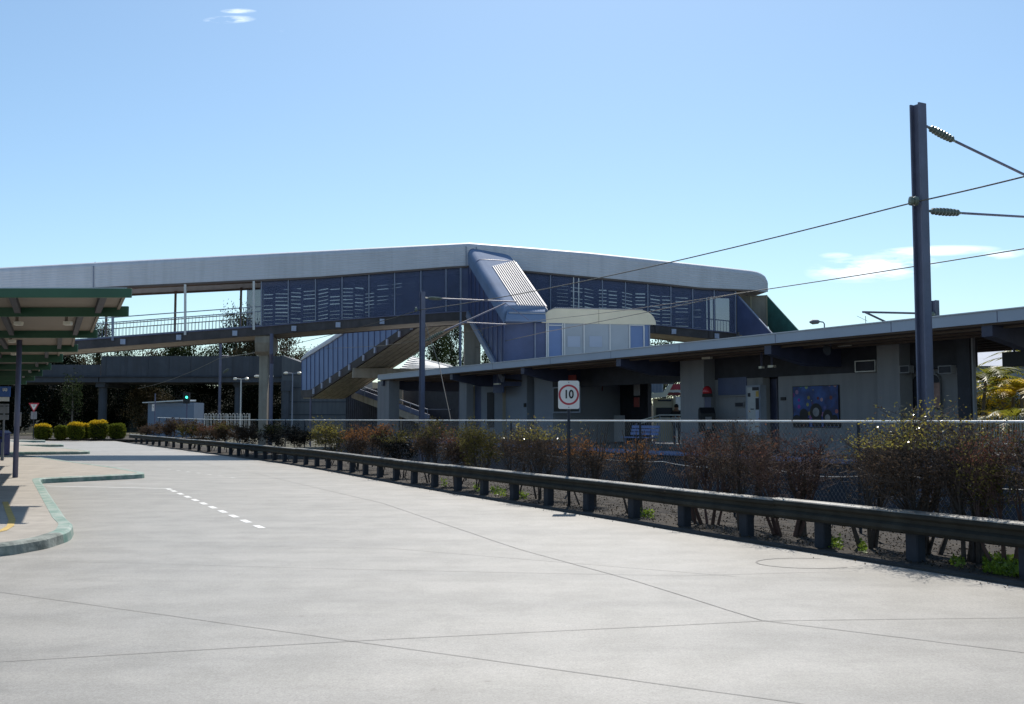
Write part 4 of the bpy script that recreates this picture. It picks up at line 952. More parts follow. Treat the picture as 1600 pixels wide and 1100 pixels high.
# lower flight running down to the right, its wall and handrail
lf = thing('lower_stairway', 'lower open flight with grey concrete balustrade dropping right towards the platform', 'stairway')
a, b = P(549, 612, 71), P(668, 656, 61)
m_ = MB(); m_.prism([a, b, b-Z*.42, a-Z*.42], Vector((.1, .14, 0))); fixn(m_.build('stringer', M['concrete'], lf))
m_ = MB(); m_.prism([a+Z*.35+Vector((.1, .1, 0)), b+Z*.3+Vector((.1, .1, 0)), b+Vector((.1, .1, 0)), a+Vector((.1, .1, 0))], Vector((.03, .03, 0))); fixn(m_.build('balustrade', M['darkblue'], lf))
m_ = MB(); m_.tube([a+Z*.62, b+Z*.62, b+Z*.62+Vector((3, 0, -.0))], .035, 6)
for k in range(6): q = a.lerp(b, k/5); m_.tube([q, q+Z*.62], .025, 5)
m_.build('handrail', M['mullion'], lf)
m_ = MB()
for k in range(14): q = a.lerp(b, k/14)+Vector((.2, .2, -.2)); m_.box((q.x+.7, q.y+.6, q.z), (1.5, 1.2, .16), .6)
fixn(m_.build('step', M['concrete'], lf))
sw = thing('storage_wall', 'dark vertical-boarded wall beneath the rear stair', 'wall')
m_ = MB(); a, b = P(541, 640, 74), P(716, 640, 66); m_.prism([Vector((a.x, a.y, 0)), Vector((b.x, b.y, 0)), Vector((b.x, b.y, 3.9)), Vector((a.x, a.y, 3.9))], Vector((.05, .15, 0)))
for k in range(50): q = a.lerp(b, k/49); m_.box((q.x, q.y-.03, 1.95), (.05, .05, 3.9))
fixn(m_.build('boards', mat('dark_boards', (.06, .062, .08), .8, var=.25, scale=1.5), sw))
# white ribbed roof of the far platform shelter
fr_ = thing('far_platform_shelter', 'low shelter with bright white ribbed roof on the far platform', 'shelter')
c4 = [P(619, 583.5, 75.5), P(716, 578, 73.5), P(704, 572.5, 77), P(643, 558.5, 81)]
m_ = MB(); m_.prism(c4, Z*.05)
for k in range(9):
    t = k/8; m_.beam(c4[0].lerp(c4[3], t)+Z*.07, c4[1].lerp(c4[2], t)+Z*.07, .12, .05)
fixn(m_.build('roof', mat('white_roof_sheet', (.66, .64, .60), .5, var=.12, scale=2), fr_))
for (x, y) in ((c4[0].x+.5, 76.4), (c4[1].x-.5, 74.6)): m_ = MB(); m_.box((x, y, (c4[0].z-.1)/2), (.2, .2, c4[0].z-.1)); fixn(m_.build('post', M['purple'], fr_))
# ------------------------------------------------------------------ guardrail on its concrete kerb
S_ = arc(KL); gl = offset(KL, .32)
gr = thing('guardrail', 'long weathered steel guardrail on short posts curving along the kerb of the bus road', 'guardrail')
def wprof():                               # W-beam section: (outward from the post, height) built as a folded strip
    return [(-.085, .575), (-.10, .55), (-.095, .525), (-.05, .495), (-.05, .455), (-.095, .42), (-.10, .375), (-.075, .34), (.0, .325)]
def railpiece(i0, i1, mt='galv', dz=0.0):
    secs = []; top = []
    s = i0
    while s < i1+.01:
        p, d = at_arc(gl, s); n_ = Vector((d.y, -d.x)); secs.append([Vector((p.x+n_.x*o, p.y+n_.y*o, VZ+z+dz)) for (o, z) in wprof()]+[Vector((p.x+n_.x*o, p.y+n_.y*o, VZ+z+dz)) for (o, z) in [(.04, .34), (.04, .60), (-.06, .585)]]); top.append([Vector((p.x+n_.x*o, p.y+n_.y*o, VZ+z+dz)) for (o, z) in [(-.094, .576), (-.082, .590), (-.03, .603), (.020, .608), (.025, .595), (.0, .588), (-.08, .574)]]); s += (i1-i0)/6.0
    m_ = loft(secs); m_.add(secs[0][:-1], [tuple(range(len(secs[0])-1))]); m_.add(secs[-1][:-1], [tuple(range(len(secs[0])-1))]); o_ = fixn(m_.build('rail', M[mt], gr)); m_ = loft([q+[q[0]] for q in top]); m_.add(top[0], [tuple(range(7))]); m_.add(top[-1], [tuple(range(7))]); fixn(m_.build('lit_top_edge', M['galv_sunlit'], o_)); return o_  # separate paler strip paints the sunlit top of the rail
smax = next(s for (s, p) in zip(S_, gl) if p.y > 84) if any(p.y > 84 for p in gl) else S_[-1]
smax = S_[-1]
s = .6; k = 0; rr_ = random.Random(11)
while s < smax-1:
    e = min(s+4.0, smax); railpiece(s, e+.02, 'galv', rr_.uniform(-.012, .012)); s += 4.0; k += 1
s = .6+.4; 
while s < smax-1:
    p, d = at_arc(gl, s); m_ = MB(); n_ = Vector((d.y, -d.x)); q = p+n_*.10
    m_.box((q.x, q.y, VZ+.25), (.19, .15, .58), math.atan2(d.y, d.x)); bevel(m_.build('post', M['galvpost'], gr), .015, 1); s += 1.55 if s < 52 else 2.4
# ------------------------------------------------------------------ chain-link fence behind the shrubs
fl = smooth_line(offset(KL, 2.15), 6); FS = arc(fl)
fn_ = thing('chain_link_fence', 'chain link fence with galvanised top rail running behind the verge shrubs', 'fence')
def ftop(s): return 1.715+max(0, (s-62))*.008
m_ = MB(); pts = []
s = 0
while s < FS[-1]:
    p, d = at_arc(fl, s, FS); pts.append(Vector((p.x, p.y, ftop(s)))); s += 1.5
m_.tube(pts, .022, 6); m_.build('top_rail', mat('galvanised_rail', (.80, .80, .77), .35, var=.12), fn_, smooth=True)
s = .8
while s < FS[-1]-.5:
    p, d = at_arc(fl, s, FS); m_ = MB(); m_.tube([(p.x, p.y, -.05), (p.x, p.y, ftop(s)-.02)], .024, 6); m_.build('post', M['galvpost'], fn_); s += 3.0
m_ = MB(); pts = []; s = 0
while s < FS[-1]:
    p, d = at_arc(fl, s, FS); ph = (s % 3.0)/3.0; pts.append(Vector((p.x, p.y, .93-.07*math.sin(math.pi*ph)+.02*math.sin(s*1.7)))); s += .25
m_.tube(pts, .008, 4); m_.build('tension_wire', M['fencewire'], fn_)
m_ = MB(); s = 0; H0, H1 = .12, 1.69; hh = H1-H0
while s < min(62, FS[-1]-hh):
    step = .085 if s < 30 else .16
    p0_, d = at_arc(fl, s, FS); p1_, d1 = at_arc(fl, s+hh*.8, FS)
    for (za, zb_, off) in ((H0, H1, .003), (H1, H0, -.003)):
        a = Vector((p0_.x+d.y*off, p0_.y-d.x*off, za)); b = Vector((p1_.x+d.y*off, p1_.y-d.x*off, zb_)); m_.tube([a, b], .0013, 3, cap=False)
    s += step
m_.build('mesh', M['fencewire'], fn_)
# ------------------------------------------------------------------ foliage builders
def leafquad(vs, fs, c, sz, rnd, asp=.55, dirv=None):
    if dirv is None:
        a = Vector((rnd.gauss(0, 1), rnd.gauss(0, 1), rnd.gauss(0, 1)))
    else: a = Vector(dirv)+Vector((rnd.gauss(0, .5), rnd.gauss(0, .5), rnd.gauss(0, .5)))
    a.normalize(); b = a.cross(Vector((rnd.gauss(0, 1), rnd.gauss(0, 1), rnd.gauss(0, 1)))).normalized()
    k = len(vs); l = sz*rnd.uniform(.7, 1.3)
    vs += [tuple(c), tuple(c+a*l*.5+b*l*asp*.5), tuple(c+a*l), tuple(c+a*l*.5-b*l*asp*.5)]; fs.append((k, k+1, k+2, k+3))
def shrub(name, label, base, wd, ht, stems, nleaf, lsz, mats, seed, bare=.35, cat='shrub', group='shrubs along the fence', parts=('stems', 'foliage'), stem_r=.018, depth=None, mixm=None):
    rnd = random.Random(seed); t_ = thing(name, label, cat, base, 0, group)
    sm = MB(); tips = []
    dp = depth or min(wd, 1.3)
    tk_ = []
    for i in range(max(3, stems//5)):
        an = rnd.uniform(0, 2*math.pi); rb = wd*.16*rnd.random()+.02; b0 = Vector((math.cos(an)*rb, math.sin(an)*min(rb, .18), -.02)); t1 = Vector((b0.x*2.2+rnd.uniform(-.06, .06), b0.y*1.8+rnd.uniform(-.05, .05), ht*rnd.uniform(.26, .40)))
        r0 = stem_r*rnd.uniform(1.3, 2.1); m1 = b0.lerp(t1, .5)+Vector((rnd.uniform(-.03, .03), rnd.uniform(-.03, .03), 0)); sm.tube([b0, m1, t1], [r0*1.25, r0, r0*.75], 6, cap=False); tk_.append((m1, t1))
    for i in range(stems):
        an = rnd.uniform(0, 2*math.pi); rx = wd/2*math.sqrt(rnd.random())*.95
        top = Vector((math.cos(an)*rx, math.sin(an)*rx*dp/wd, ht*rnd.uniform(.66, .97)*(1-.20*(rx/(wd/2))**2)))
        m1, t1 = min(tk_, key=lambda q: (q[1].x-top.x)**2+(q[1].y-top.y)**2+rnd.random()*.05); b0 = m1.lerp(t1, rnd.uniform(.2, 1)); mid = b0.lerp(top, .5)+Vector((rnd.uniform(-.07, .07), rnd.uniform(-.07, .07), rnd.uniform(-.05, .05)))
        q1 = b0.lerp(mid, .5)+Vector((rnd.uniform(-.03, .03), rnd.uniform(-.03, .03), 0)); q3 = mid.lerp(top, .5)+Vector((rnd.uniform(-.05, .05), rnd.uniform(-.05, .05), 0))
        r0 = stem_r*rnd.uniform(.55, 1.0); sm.tube([b0, q1, mid, q3, top], [r0, r0*.8, r0*.6, r0*.4, r0*.2], 5, cap=False)
        for j in range(rnd.randint(7, 11)):
            f = rnd.uniform(.38, .95); st_ = mid.lerp(top, (f-.38)/.6) if f > .5 else q1.lerp(mid, f)
            e = st_+Vector((rnd.gauss(0, .20)*wd*.7, rnd.gauss(0, .18)*dp*.7, rnd.uniform(-.08, .28)*ht*.6))
            if e.z > ht: e.z = ht*rnd.uniform(.9, 1)
            sm.tube([st_, st_.lerp(e, .5)+Vector((rnd.uniform(-.03, .03), rnd.uniform(-.03, .03), .02)), e], [r0*.45, r0*.3, r0*.12], 3, cap=False); tips.append((st_, e))
            for _ in range(4):
                e2 = e+Vector((rnd.gauss(0, .1), rnd.gauss(0, .1), rnd.uniform(-.02, .16))); sm.tube([st_.lerp(e, .6), e2], [r0*.2, r0*.1], 3, cap=False); tips.append((st_.lerp(e, .6), e2))
    so_ = sm.build(parts[0], M[mats[0]], t_)
    lm = mats[1:]; packs = [([], []) for _ in lm]
    for i in range(nleaf):
        a, b = tips[rnd.randrange(len(tips))]
        c = a.lerp(b, rnd.uniform(.25, 1.15))+Vector((rnd.gauss(0, .05), rnd.gauss(0, .05), rnd.gauss(0, .05)))
        if c.z < ht*bare and rnd.random() < .85: continue
        w_ = rnd.random()
        if len(lm) == 1: k = 0
        elif mixm: k = 1 if (hash((int(c.x*3+seed), int(c.z*3), 5)) % 100)/100 < mixm else 0
        else: k = 1 if c.z > ht*.72 and w_ < .7 else 0
        leafquad(packs[k][0], packs[k][1], c, lsz, rnd, .5)
    for k, mt in enumerate(lm):
        if packs[k][1]: f = MB(); f.v, f.f = packs[k]; f.build(parts[1] if k == 0 else 'tip_leaves', M[mt], t_)
    return t_
def spot_on(u, off):                       # place on the curve parallel to the kerb where pixel column u meets it
    line = offset(KL, off); best = None
    for i in range(len(line)-1):
        a, b = line[i], line[i+1]
        ua = 800+a.x/max(.1, a.y)*FP; ub = 800+b.x/max(.1, b.y)*FP
        if min(ua, ub) <= u <= max(ua, ub) and a.y > 3: t = (u-ua)/(ub-ua); best = a.lerp(b, t)
    return best
SH = [ # u, width px, top v, stems, leaves, leaf size, materials, bare, label
 (240, 26, 662, 7, 500, .13, ('stem', 'leaf_brown'), .1, 'low brown shrub furthest left along the fence'),
 (268, 42, 655, 9, 900, .12, ('stem', 'leaf_brown'), .1, 'rounded brown shrub at the far end of the fence below the pale cabin'),
 (300, 36, 655, 9, 900, .12, ('stem', 'leaf_olive', 'leaf_brown'), .1, 'brown and olive shrub right of the pale cabin'),
 (332, 36, 660, 9, 900, .11, ('stem', 'leaf_brown', 'leaf_red'), .1, 'reddish brown shrub below the left end of the white loop fence'),
 (358, 32, 656, 9, 900, .11, ('stem', 'leaf_brown', 'leaf_olive'), .1, 'shrub with greenish top below the white loop fence'),
 (386, 30, 664, 8, 800, .11, ('stem', 'leaf_brown'), .1, 'brown shrub just left of the tall bridge pier'),
 (430, 34, 660, 8, 900, .09, ('stem', 'leaf_darkb', 'leaf_olive'), .1, 'dark shrub with pale leaf tips right of the tall bridge pier'),
 (463, 48, 664, 10, 1300, .09, ('stem', 'leaf_darkb'), .05, 'dense blackish shrub below the end of the rear stair'),
 (513, 50, 657, 11, 1200, .075, ('stem', 'leaf_olive', 'leaf_green'), .1, 'shrub with glossy pale green crown below the stair foot'),
 (560, 44, 668, 10, 1000, .075, ('stem', 'leaf_brown', 'leaf_orange'), .1, 'rusty orange topped shrub left of the end pillar of the canopy'),
 (597, 30, 656, 8, 700, .075, ('stem', 'leaf_brown', 'leaf_orange'), .15, 'narrow shrub with an orange dry plume below the canopy end pillar'),
 (630, 44, 668, 9, 900, .075, ('stem', 'leaf_darkb', 'leaf_olive'), .1, 'low dark shrub left of the middle overhead mast'),
 (677, 48, 656, 11, 1200, .065, ('stem', 'leaf_brown', 'leaf_olive'), .2, 'brown shrub with green shoots right of the middle overhead mast'),
 (712, 38, 664, 9, 900, .065, ('redstem', 'leaf_brown', 'leaf_red'), .2, 'pinkish brown shrub below the dark hall left of the blue-grey door'),
 (747, 54, 660, 12, 1500, .06, ('stem', 'leaf_olive'), .22, 'dense olive green shrub below the blue-grey door'),
 (803, 40, 662, 10, 500, .055, ('stem', 'leaf_brown'), .4, 'mostly bare shrub between the olive shrub and the speed sign'),
 (845, 78, 651, 20, 1700, .05, ('stem', 'leaf_brown', 'leaf_green'), .35, 'large twiggy shrub with glossy leaf tips left of the speed sign'),
 (912, 54, 678, 12, 900, .05, ('stem', 'leaf_brown', 'leaf_orange'), .35, 'thin brown shrub with rusty tips just right of the speed sign'),
 (990, 66, 685, 9, 700, .048, ('stem', 'leaf_brown', 'leaf_orange'), .45, 'small open shrub with orange leaf clumps below the blue bench'),
 (1105, 92, 668, 17, 1300, .042, ('redstem', 'leaf_brown', 'leaf_red'), .42, 'wide twiggy shrub with red tips below the payphone'),
 (1158, 70, 664, 14, 1000, .042, ('stem', 'leaf_brown'), .42, 'brown twiggy shrub below the notice cabinet'),
 (1228, 100, 664, 20, 1000, .040, ('redstem', 'leaf_brown', 'leaf_red'), .45, 'shrub of stout upright cut stems below the mural'),
 (1352, 84, 668, 14, 700, .040, ('stem', 'leaf_brown', 'leaf_green'), .42, 'sparse shrub with yellow green sprigs left of the tall mast'),
 (1430, 150, 634, 34, 4200, .040, ('stem', 'leaf_brown', 'leaf_green'), .30, 'tallest leafy shrub with glossy green crown at the foot of the tall mast'),
 (1510, 66, 652, 14, 900, .038, ('stem', 'leaf_brown'), .4, 'tall thin bare shrub right of the leafy crown'),
 (1568, 90, 660, 14, 1700, .038, ('redstem', 'leaf_olive', 'leaf_red'), .4, 'reddish leaved shrub below the palms at the right edge'),
 (1650, 110, 655, 14, 1500, .038, ('stem', 'leaf_brown'), .3, 'shrub cut by the right edge of the view'),
]
for i, (u, wpx, vt, stm, nl, ls, ms, bare, lab) in enumerate(SH):
    p = spot_on(u, .95 if u > 600 else 1.1); Y = p.y; ht = EYE+(HOR-vt)*Y/FP-VZ; wd = wpx*Y/FP*1.35; stm = int(stm*1.35); nl = int(nl*(2.5 if u < 780 else 2.1)); bare = bare*(.6 if u < 780 else .7); stm = int(stm*1.25)
    shrub('verge_shrub', lab, (p.x, p.y, VZ-.01), wd, ht, stm, nl, ls*.9, ms, 100+i, bare, depth=min(wd, 1.4), stem_r=.010+.005*(1 if u > 1000 else .3))
# stout old trunks at the foot of the nearer shrubs
for (u, hpx, wpx, lab) in ((1248, 40, 14, 'thick dark stump behind the guardrail below the mural shrub'), (1432, 55, 26, 'thick dark stump behind the guardrail at the foot of the tallest shrub'), (1515, 50, 20, 'leaning dark stump behind the guardrail right of the tallest shrub'), (1080, 36, 9, 'forked dark stump behind the guardrail below the payphone'), (927, 30, 7, 'thin dark stump behind the guardrail right of the speed sign'), (997, 36, 9, 'dark stump behind the guardrail below the bench')):
    p = spot_on(u, 1.1); Y = p.y; t_ = tag(None or empty('shrub_stump', (p.x, p.y, VZ)), lab, 'stump', 'old stumps on the verge'); r0 = wpx*Y/FP/2; h = 60*Y/FP; rnd = random.Random(u)
    m_ = MB(); m_.tube([(0, 0, -.02), (.01, 0, h*.3), (.03*rnd.uniform(-1, 1), 0, h*.8), (.06*rnd.uniform(-1, 1), 0, h*1.4)], [r0*1.25, r0, r0*.8, r0*.5], 8); m_.build('trunk', M['bark'], t_)
    m_ = MB()
    for k in range(5): an = rnd.uniform(0, 6.28); m_.tube([(0, 0, h*rnd.uniform(.3, .9)), (math.cos(an)*.2, math.sin(an)*.15, h*1.3), (math.cos(an)*.3, math.sin(an)*.25, h*2.1)], [r0*.4, r0*.3, r0*.12], 5)
    m_.build('branches', M['bark'], t_)
# weeds, dry grass and leaf litter on the verge
rnd = random.Random(5); vs, fs = [], []
for (u0, u1, cnt, off0, off1) in ((1530, 1640, 2600, .35, 1.3), (1280, 1310, 260, .4, 1.0), (1338, 1346, 80, .4, 1.), (1000, 1020, 130, .5, 1.2), (800, 824, 180, .5, 1.4), (768, 790, 170, .5, 1.4), (740, 752, 70, .5, 1.4), (690, 700, 60, .5, 1.4), (1480, 1500, 90, .4, .9)):
    for i in range(cnt):
        p = spot_on(rnd.uniform(u0, u1), rnd.uniform(off0, off1))
        if p is None: continue
        leafquad(vs, fs, Vector((p.x, p.y, VZ+rnd.uniform(0, .10)*rnd.random())), .05, rnd, .75, (rnd.gauss(0, .6), rnd.gauss(0, .6), .7))
f = MB(); f.v, f.f = vs, fs; tag(f.build('weeds', M['weed']), 'bright green weeds growing on the verge under the guardrail', 'weeds', kind='stuff')
vs, fs = [], []
for i in range(9000):
    s = rnd.uniform(.5, 40)*rnd.random()**.4; off = rnd.uniform(.2, 2.6)
    p, d = at_arc(KL, s); n_ = Vector((d.y, -d.x)); q = p+n_*off
    leafquad(vs, fs, Vector((q.x, q.y, VZ+rnd.uniform(0.0, .02))), .032, rnd, .6, (rnd.gauss(0, 1), rnd.gauss(0, 1), .25))
for i in range(260):                       # scraps in the gutter
    p, d = at_arc(KL, rnd.uniform(0, 40)); n_ = Vector((d.y, -d.x)); q = p-n_*abs(rnd.gauss(0, .12)); leafquad(vs, fs, Vector((q.x, q.y, .008)), .03, rnd, .6, (rnd.gauss(0, 1), rnd.gauss(0, 1), .15))
f = MB(); f.v, f.f = vs, fs; tag(f.build('leaf_litter', M['litter']), 'dry leaf litter on the verge and in the gutter', 'litter', kind='stuff')
# ------------------------------------------------------------------ clipped golden hedges by the far kerb
def hedge(u, v0, v1, wpx, label, mt, seed, top_mt, Y=84.0):
    p = P(u, v1, Y); wd = wpx*Y/FP*.90; ht = (v1-v0)*Y/FP; rnd = random.Random(seed)
    t_ = thing('clipped_shrub', label, 'shrub', (p.x, Y, .13), 0, 'clipped shrubs in a row by the far kerb')
    f = [([], []), ([], [])]
    for i in range(5200):
        a, b, c = rnd.uniform(-1, 1), rnd.uniform(-1, 1), rnd.uniform(-1, 1)
        m = (abs(a)**2.8+abs(b)**2.8+abs(c)**2.8)**(1/2.8)
        if m < .05: continue
        k_ = rnd.uniform(.80, 1.03)/m*(1+.05*math.sin(a*7+seed)+.04*math.cos(b*6+c*5))
        x, y, z = a*k_*wd/2, b*k_*wd/2, (c*k_*.5+.5)*ht
        if z < 0.02: continue
        ti = 1 if z > ht*(.80+.04*math.sin(x*5+seed)) else 0
        leafquad(f[ti][0], f[ti][1], Vector((x, y, z)), .11, rnd, .5, (x*.5, y*.5, .8) if ti else None)
    for k, nm in ((0, 'foliage'), (1, 'top_growth')):
        mb = MB(); mb.v, mb.f = f[k]; mb.build(nm, M[mt if k == 0 else top_mt], t_)
    mb = MB()
    for k in range(4): mb.tube([(rnd.uniform(-.1, .1), 0, -.1), (rnd.uniform(-.3, .3), rnd.uniform(-.3, .3), ht*.6)], .03, 5)
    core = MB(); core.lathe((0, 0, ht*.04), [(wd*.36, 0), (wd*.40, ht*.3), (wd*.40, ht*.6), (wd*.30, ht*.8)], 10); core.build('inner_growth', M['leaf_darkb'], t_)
    mb.build('stems', M['bark'], t_)
hedge(66.5, 661, 684, 27, 'golden topped round clipped shrub nearest the give way sign', 'leaf_lime', 1, 'leaf_gold')
hedge(95.5, 664, 684.5, 20, 'small plain green clipped shrub second from the left', 'leaf_lime', 2, 'leaf_lime')
hedge(118, 660, 686, 25, 'golden clipped shrub with spiky top in the middle of the row', 'leaf_lime', 3, 'leaf_gold', 83)
hedge(133, 663, 686, 15, 'narrow golden clipped shrub tucked behind its neighbours', 'leaf_lime', 4, 'leaf_gold', 85)
hedge(154, 658, 687, 31, 'largest golden clipped shrub in front of the overpass pier', 'leaf_lime', 5, 'leaf_gold')
hedge(183, 664, 687.5, 26, 'squared green clipped shrub at the right end of the row', 'leaf_lime', 6, 'leaf_lime')
# ------------------------------------------------------------------ trees
def tree_mesh(kind, seed, ht, cr, n, lsz, clumps, base_frac=.35, gap=.0):
    rnd = random.Random(seed); tr = MB(); pts = [Vector((0, 0, -.2)), Vector((rnd.uniform(-.2, .2), rnd.uniform(-.2, .2), ht*.25)), Vector((rnd.uniform(-.5, .5), rnd.uniform(-.4, .4), ht*.55)), Vector((rnd.uniform(-.8, .8), 0, ht*.85))]
    r0 = ht*.022; tr.tube(pts, [r0*1.4, r0, r0*.6, r0*.2], 7, cap=False); cl = []
    for i in range(clumps):
        an = rnd.uniform(0, 6.283); zf_ = rnd.uniform(base_frac, 1.0); rad = cr*math.sqrt(max(.08, 1-((zf_-.62)/.45)**2))*rnd.uniform(.25, 1.0)
        c = Vector((math.cos(an)*rad, math.sin(an)*rad, ht*zf_*.94)); j = rnd.choice((1, 2)); st_ = pts[j].lerp(pts[j+1], rnd.random())
        if st_.z < c.z or rnd.random() < .5: tr.tube([st_, st_.lerp(c, .5)+Vector((0, 0, .3)), c], [r0*.35, r0*.22, r0*.08], 4, cap=False)
        cl.append((c, rnd.uniform(.10, .22)*cr+.3))
    vs, fs = [], []
    for i in range(n):
        c, r = cl[i % len(cl)]; g_ = Vector((rnd.gauss(0, 1), rnd.gauss(0, 1), rnd.gauss(0, .75)))*r*.75; leafquad(vs, fs, c+g_, lsz, rnd, .6)
    f = MB(); f.v, f.f = vs, fs; return tr, f
TPL = {}
def tree(kind, label, p, ht, cr, variant, lm, name='tree', group='trees beyond the railway', rz=0, sc=1.0):
    key = (kind, variant, lm)
    spec = {'gum': (12, 4.2, 5600, .30, 46, .38), 'dense': (10, 4.6, 8500, .36, 70, .10), 'tall': (14, 3.6, 6000, .30, 50, .25)}[kind]
    if key not in TPL:
        tr, f = tree_mesh(kind, hash(kind) % 1 + variant*17+len(kind), *spec[:1], spec[1], spec[2], spec[3], spec[4], spec[5])
        a = tr.build('trunk', M['palebark']); b = f.build('crown', M[lm]); TPL[key] = (a, b); r = None
        first = True
    else: first = False
    a, b = TPL[key]; root = thing(name, label, 'tree', p, rz, group); s_ = ht/spec[0]; w_ = cr/spec[1]; root.scale = (w_, w_, s_)
    if first: a.parent = root; b.parent = root
    else:
        for o in (a, b): c = o.copy(); SC.collection.objects.link(c); c.parent = root
    return root
TR = [ # u, Y, top v, radius px, kind, variant, material, label
 (20, 132, 548, 50, 'dense', 0, 'leaf_dark', 'dark tree behind the bus shelter posts at the left edge'),
 (78, 126, 552, 48, 'dense', 1, 'leaf_dark', 'dark tree behind the give way sign'),
 (118, 140, 545, 34, 'gum', 0, 'leaf_tree_b', 'brownish gum tree above the left end of the overpass'),
 (152, 148, 500, 22, 'tall', 0, 'leaf_tree', 'slim tree poking above the left end of the bridge railing'),
 (196, 146, 538, 34, 'gum', 1, 'leaf_tree', 'tree above the overpass just right of the shelter roofs'),
 (240, 150, 540, 30, 'gum', 2, 'leaf_tree_b', 'tree above the overpass beyond the pale cabin'),
 (286, 146, 532, 36, 'dense', 2, 'leaf_tree', 'green bushy tree above the overpass above the green signal'),
 (330, 150, 536, 30, 'gum', 0, 'leaf_tree', 'pale leaved tree above the overpass left of the far mast'),
 (368, 144, 478, 34, 'gum', 3, 'leaf_tree', 'tall gum tree rising behind the open bay of the bridge'),
 (395, 138, 510, 34, 'dense', 3, 'leaf_tree_b', 'brown tree behind the tall bridge pier'),
 (446, 130, 518, 40, 'gum', 4, 'leaf_tree_b', 'large brown gum tree between the pier and the rear stair'),
 (480, 150, 545, 30, 'gum', 1, 'leaf_tree_b', 'gum tree behind the foot of the rear stair'),
 (676, 104, 500, 30, 'gum', 2, 'leaf_tree', 'feathery tree seen under the bridge right of the middle mast'),
 (706, 112, 490, 26, 'gum', 3, 'leaf_tree', 'feathery tree seen just left of the central pier'),
 (764, 118, 544, 22, 'gum', 0, 'leaf_tree', 'small tree seen between the central pier and the stringer'),
 (1040, 120, 524, 34, 'gum', 4, 'leaf_tree', 'tree seen under the right wing of the bridge'),
 (1085, 128, 536, 30, 'gum', 1, 'leaf_tree', 'lower tree seen under the right wing beside its neighbour'),
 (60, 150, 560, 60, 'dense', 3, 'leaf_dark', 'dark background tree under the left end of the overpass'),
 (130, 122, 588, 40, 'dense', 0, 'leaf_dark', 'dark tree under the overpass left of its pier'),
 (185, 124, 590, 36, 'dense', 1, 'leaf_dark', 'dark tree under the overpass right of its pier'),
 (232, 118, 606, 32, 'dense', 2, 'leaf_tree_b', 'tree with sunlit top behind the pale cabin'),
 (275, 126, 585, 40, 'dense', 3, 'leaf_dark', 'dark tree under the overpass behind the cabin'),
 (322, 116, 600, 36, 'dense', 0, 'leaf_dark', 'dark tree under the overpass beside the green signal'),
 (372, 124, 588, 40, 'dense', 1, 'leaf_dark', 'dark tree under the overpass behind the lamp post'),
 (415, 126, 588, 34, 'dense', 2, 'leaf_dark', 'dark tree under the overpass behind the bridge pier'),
]
for (u, Y, vt, rpx, kind, var, lm, lab) in TR:
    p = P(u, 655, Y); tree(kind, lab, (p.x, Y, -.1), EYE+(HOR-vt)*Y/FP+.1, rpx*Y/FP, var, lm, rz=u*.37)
# young tree with pale trunk under the overpass
p = P(111, 688, 92); t_ = thing('young_tree', 'young tree with slim pale trunk in front of the dark underpass', 'tree', (p.x, 92, 0)); rnd = random.Random(9)
m_ = MB(); m_.tube([(0, 0, 0), (.05, 0, 2.6), (0, 0, 5)], [.09, .07, .03], 6); m_.build('trunk', M['palebark'], t_)
vs, fs = [], []
for i in range(900): a = rnd.uniform(0, 6.28); r = 1.1*math.sqrt(rnd.random()); leafquad(vs, fs, Vector((math.cos(a)*r*.8, math.sin(a)*r*.8, 3.9+rnd.gauss(0, .8))), .2, rnd)
f = MB(); f.v, f.f = vs, fs; f.build('crown', M['leaf_tree'], t_)
# ------------------------------------------------------------------ road overpass behind
ov = thing('road_overpass', 'stained grey concrete road overpass crossing behind the footbridge', 'overpass')
OY = 110.0
def X(u, Y): return (u-800)*Y/FP
def zz(v, Y): return EYE+(HOR-v)*Y/FP
m_ = MB(); m_.box(((X(-400, OY)+X(157, OY))/2, OY+.1, (zz(570, OY)+zz(588, OY))/2), (X(157, OY)-X(-400, OY), .4, zz(570, OY)-zz(588, OY))); m_.build('parapet', M['overpass'], ov)
m_ = MB(); m_.box(((X(158.5, OY)+X(441, OY))/2, OY, (zz(556.5, OY)+zz(588, OY))/2), (X(441, OY)-X(158.5, OY), .4, zz(556.5, OY)-zz(588, OY)))
for k in range(9): m_.box((X(165+k*33, OY), OY-.21, (zz(557, OY)+zz(588, OY))/2), (.1, .06, zz(557, OY)-zz(588, OY)))
m_.build('parapet', M['overpass'], ov)
m_ = MB(); m_.box(((X(-400, OY)+X(441, OY))/2, OY-.1, zz(588.5, OY)), (X(441, OY)-X(-400, OY), .8, .16)); m_.build('ledge', M['platwall'], ov)
for (a, b) in ((-400, 155), (156.5, 441)):
    m_ = MB(); m_.box(((X(a, OY)+X(b, OY))/2, OY+4, (zz(589, OY)+zz(597.5, OY))/2), (X(b, OY)-X(a, OY), 8.6, zz(589, OY)-zz(597.5, OY))); m_.build('girder', M['overpass'], ov)
for (u, w_) in ((155.5, .9), (369, .8)):
    m_ = MB()
    for dy in ((1.0,)): m_.lathe((X(u, OY), OY+dy, -.1), [(w_/2, 0), (w_/2, zz(604, OY)), (w_*.8, zz(599, OY)), (w_*.8, zz(597.6, OY)+.1)], 14)
    if u == 155.5: m_.box((X(u, OY), OY+3.8, zz(601, OY)), (1.0, 7.2, .5))
    fixn(m_.build('pier', M['overpass'], ov))
ab = thing('overpass_abutment', 'pale grey panelled abutment wall where the overpass lands behind the rear stair', 'wall')
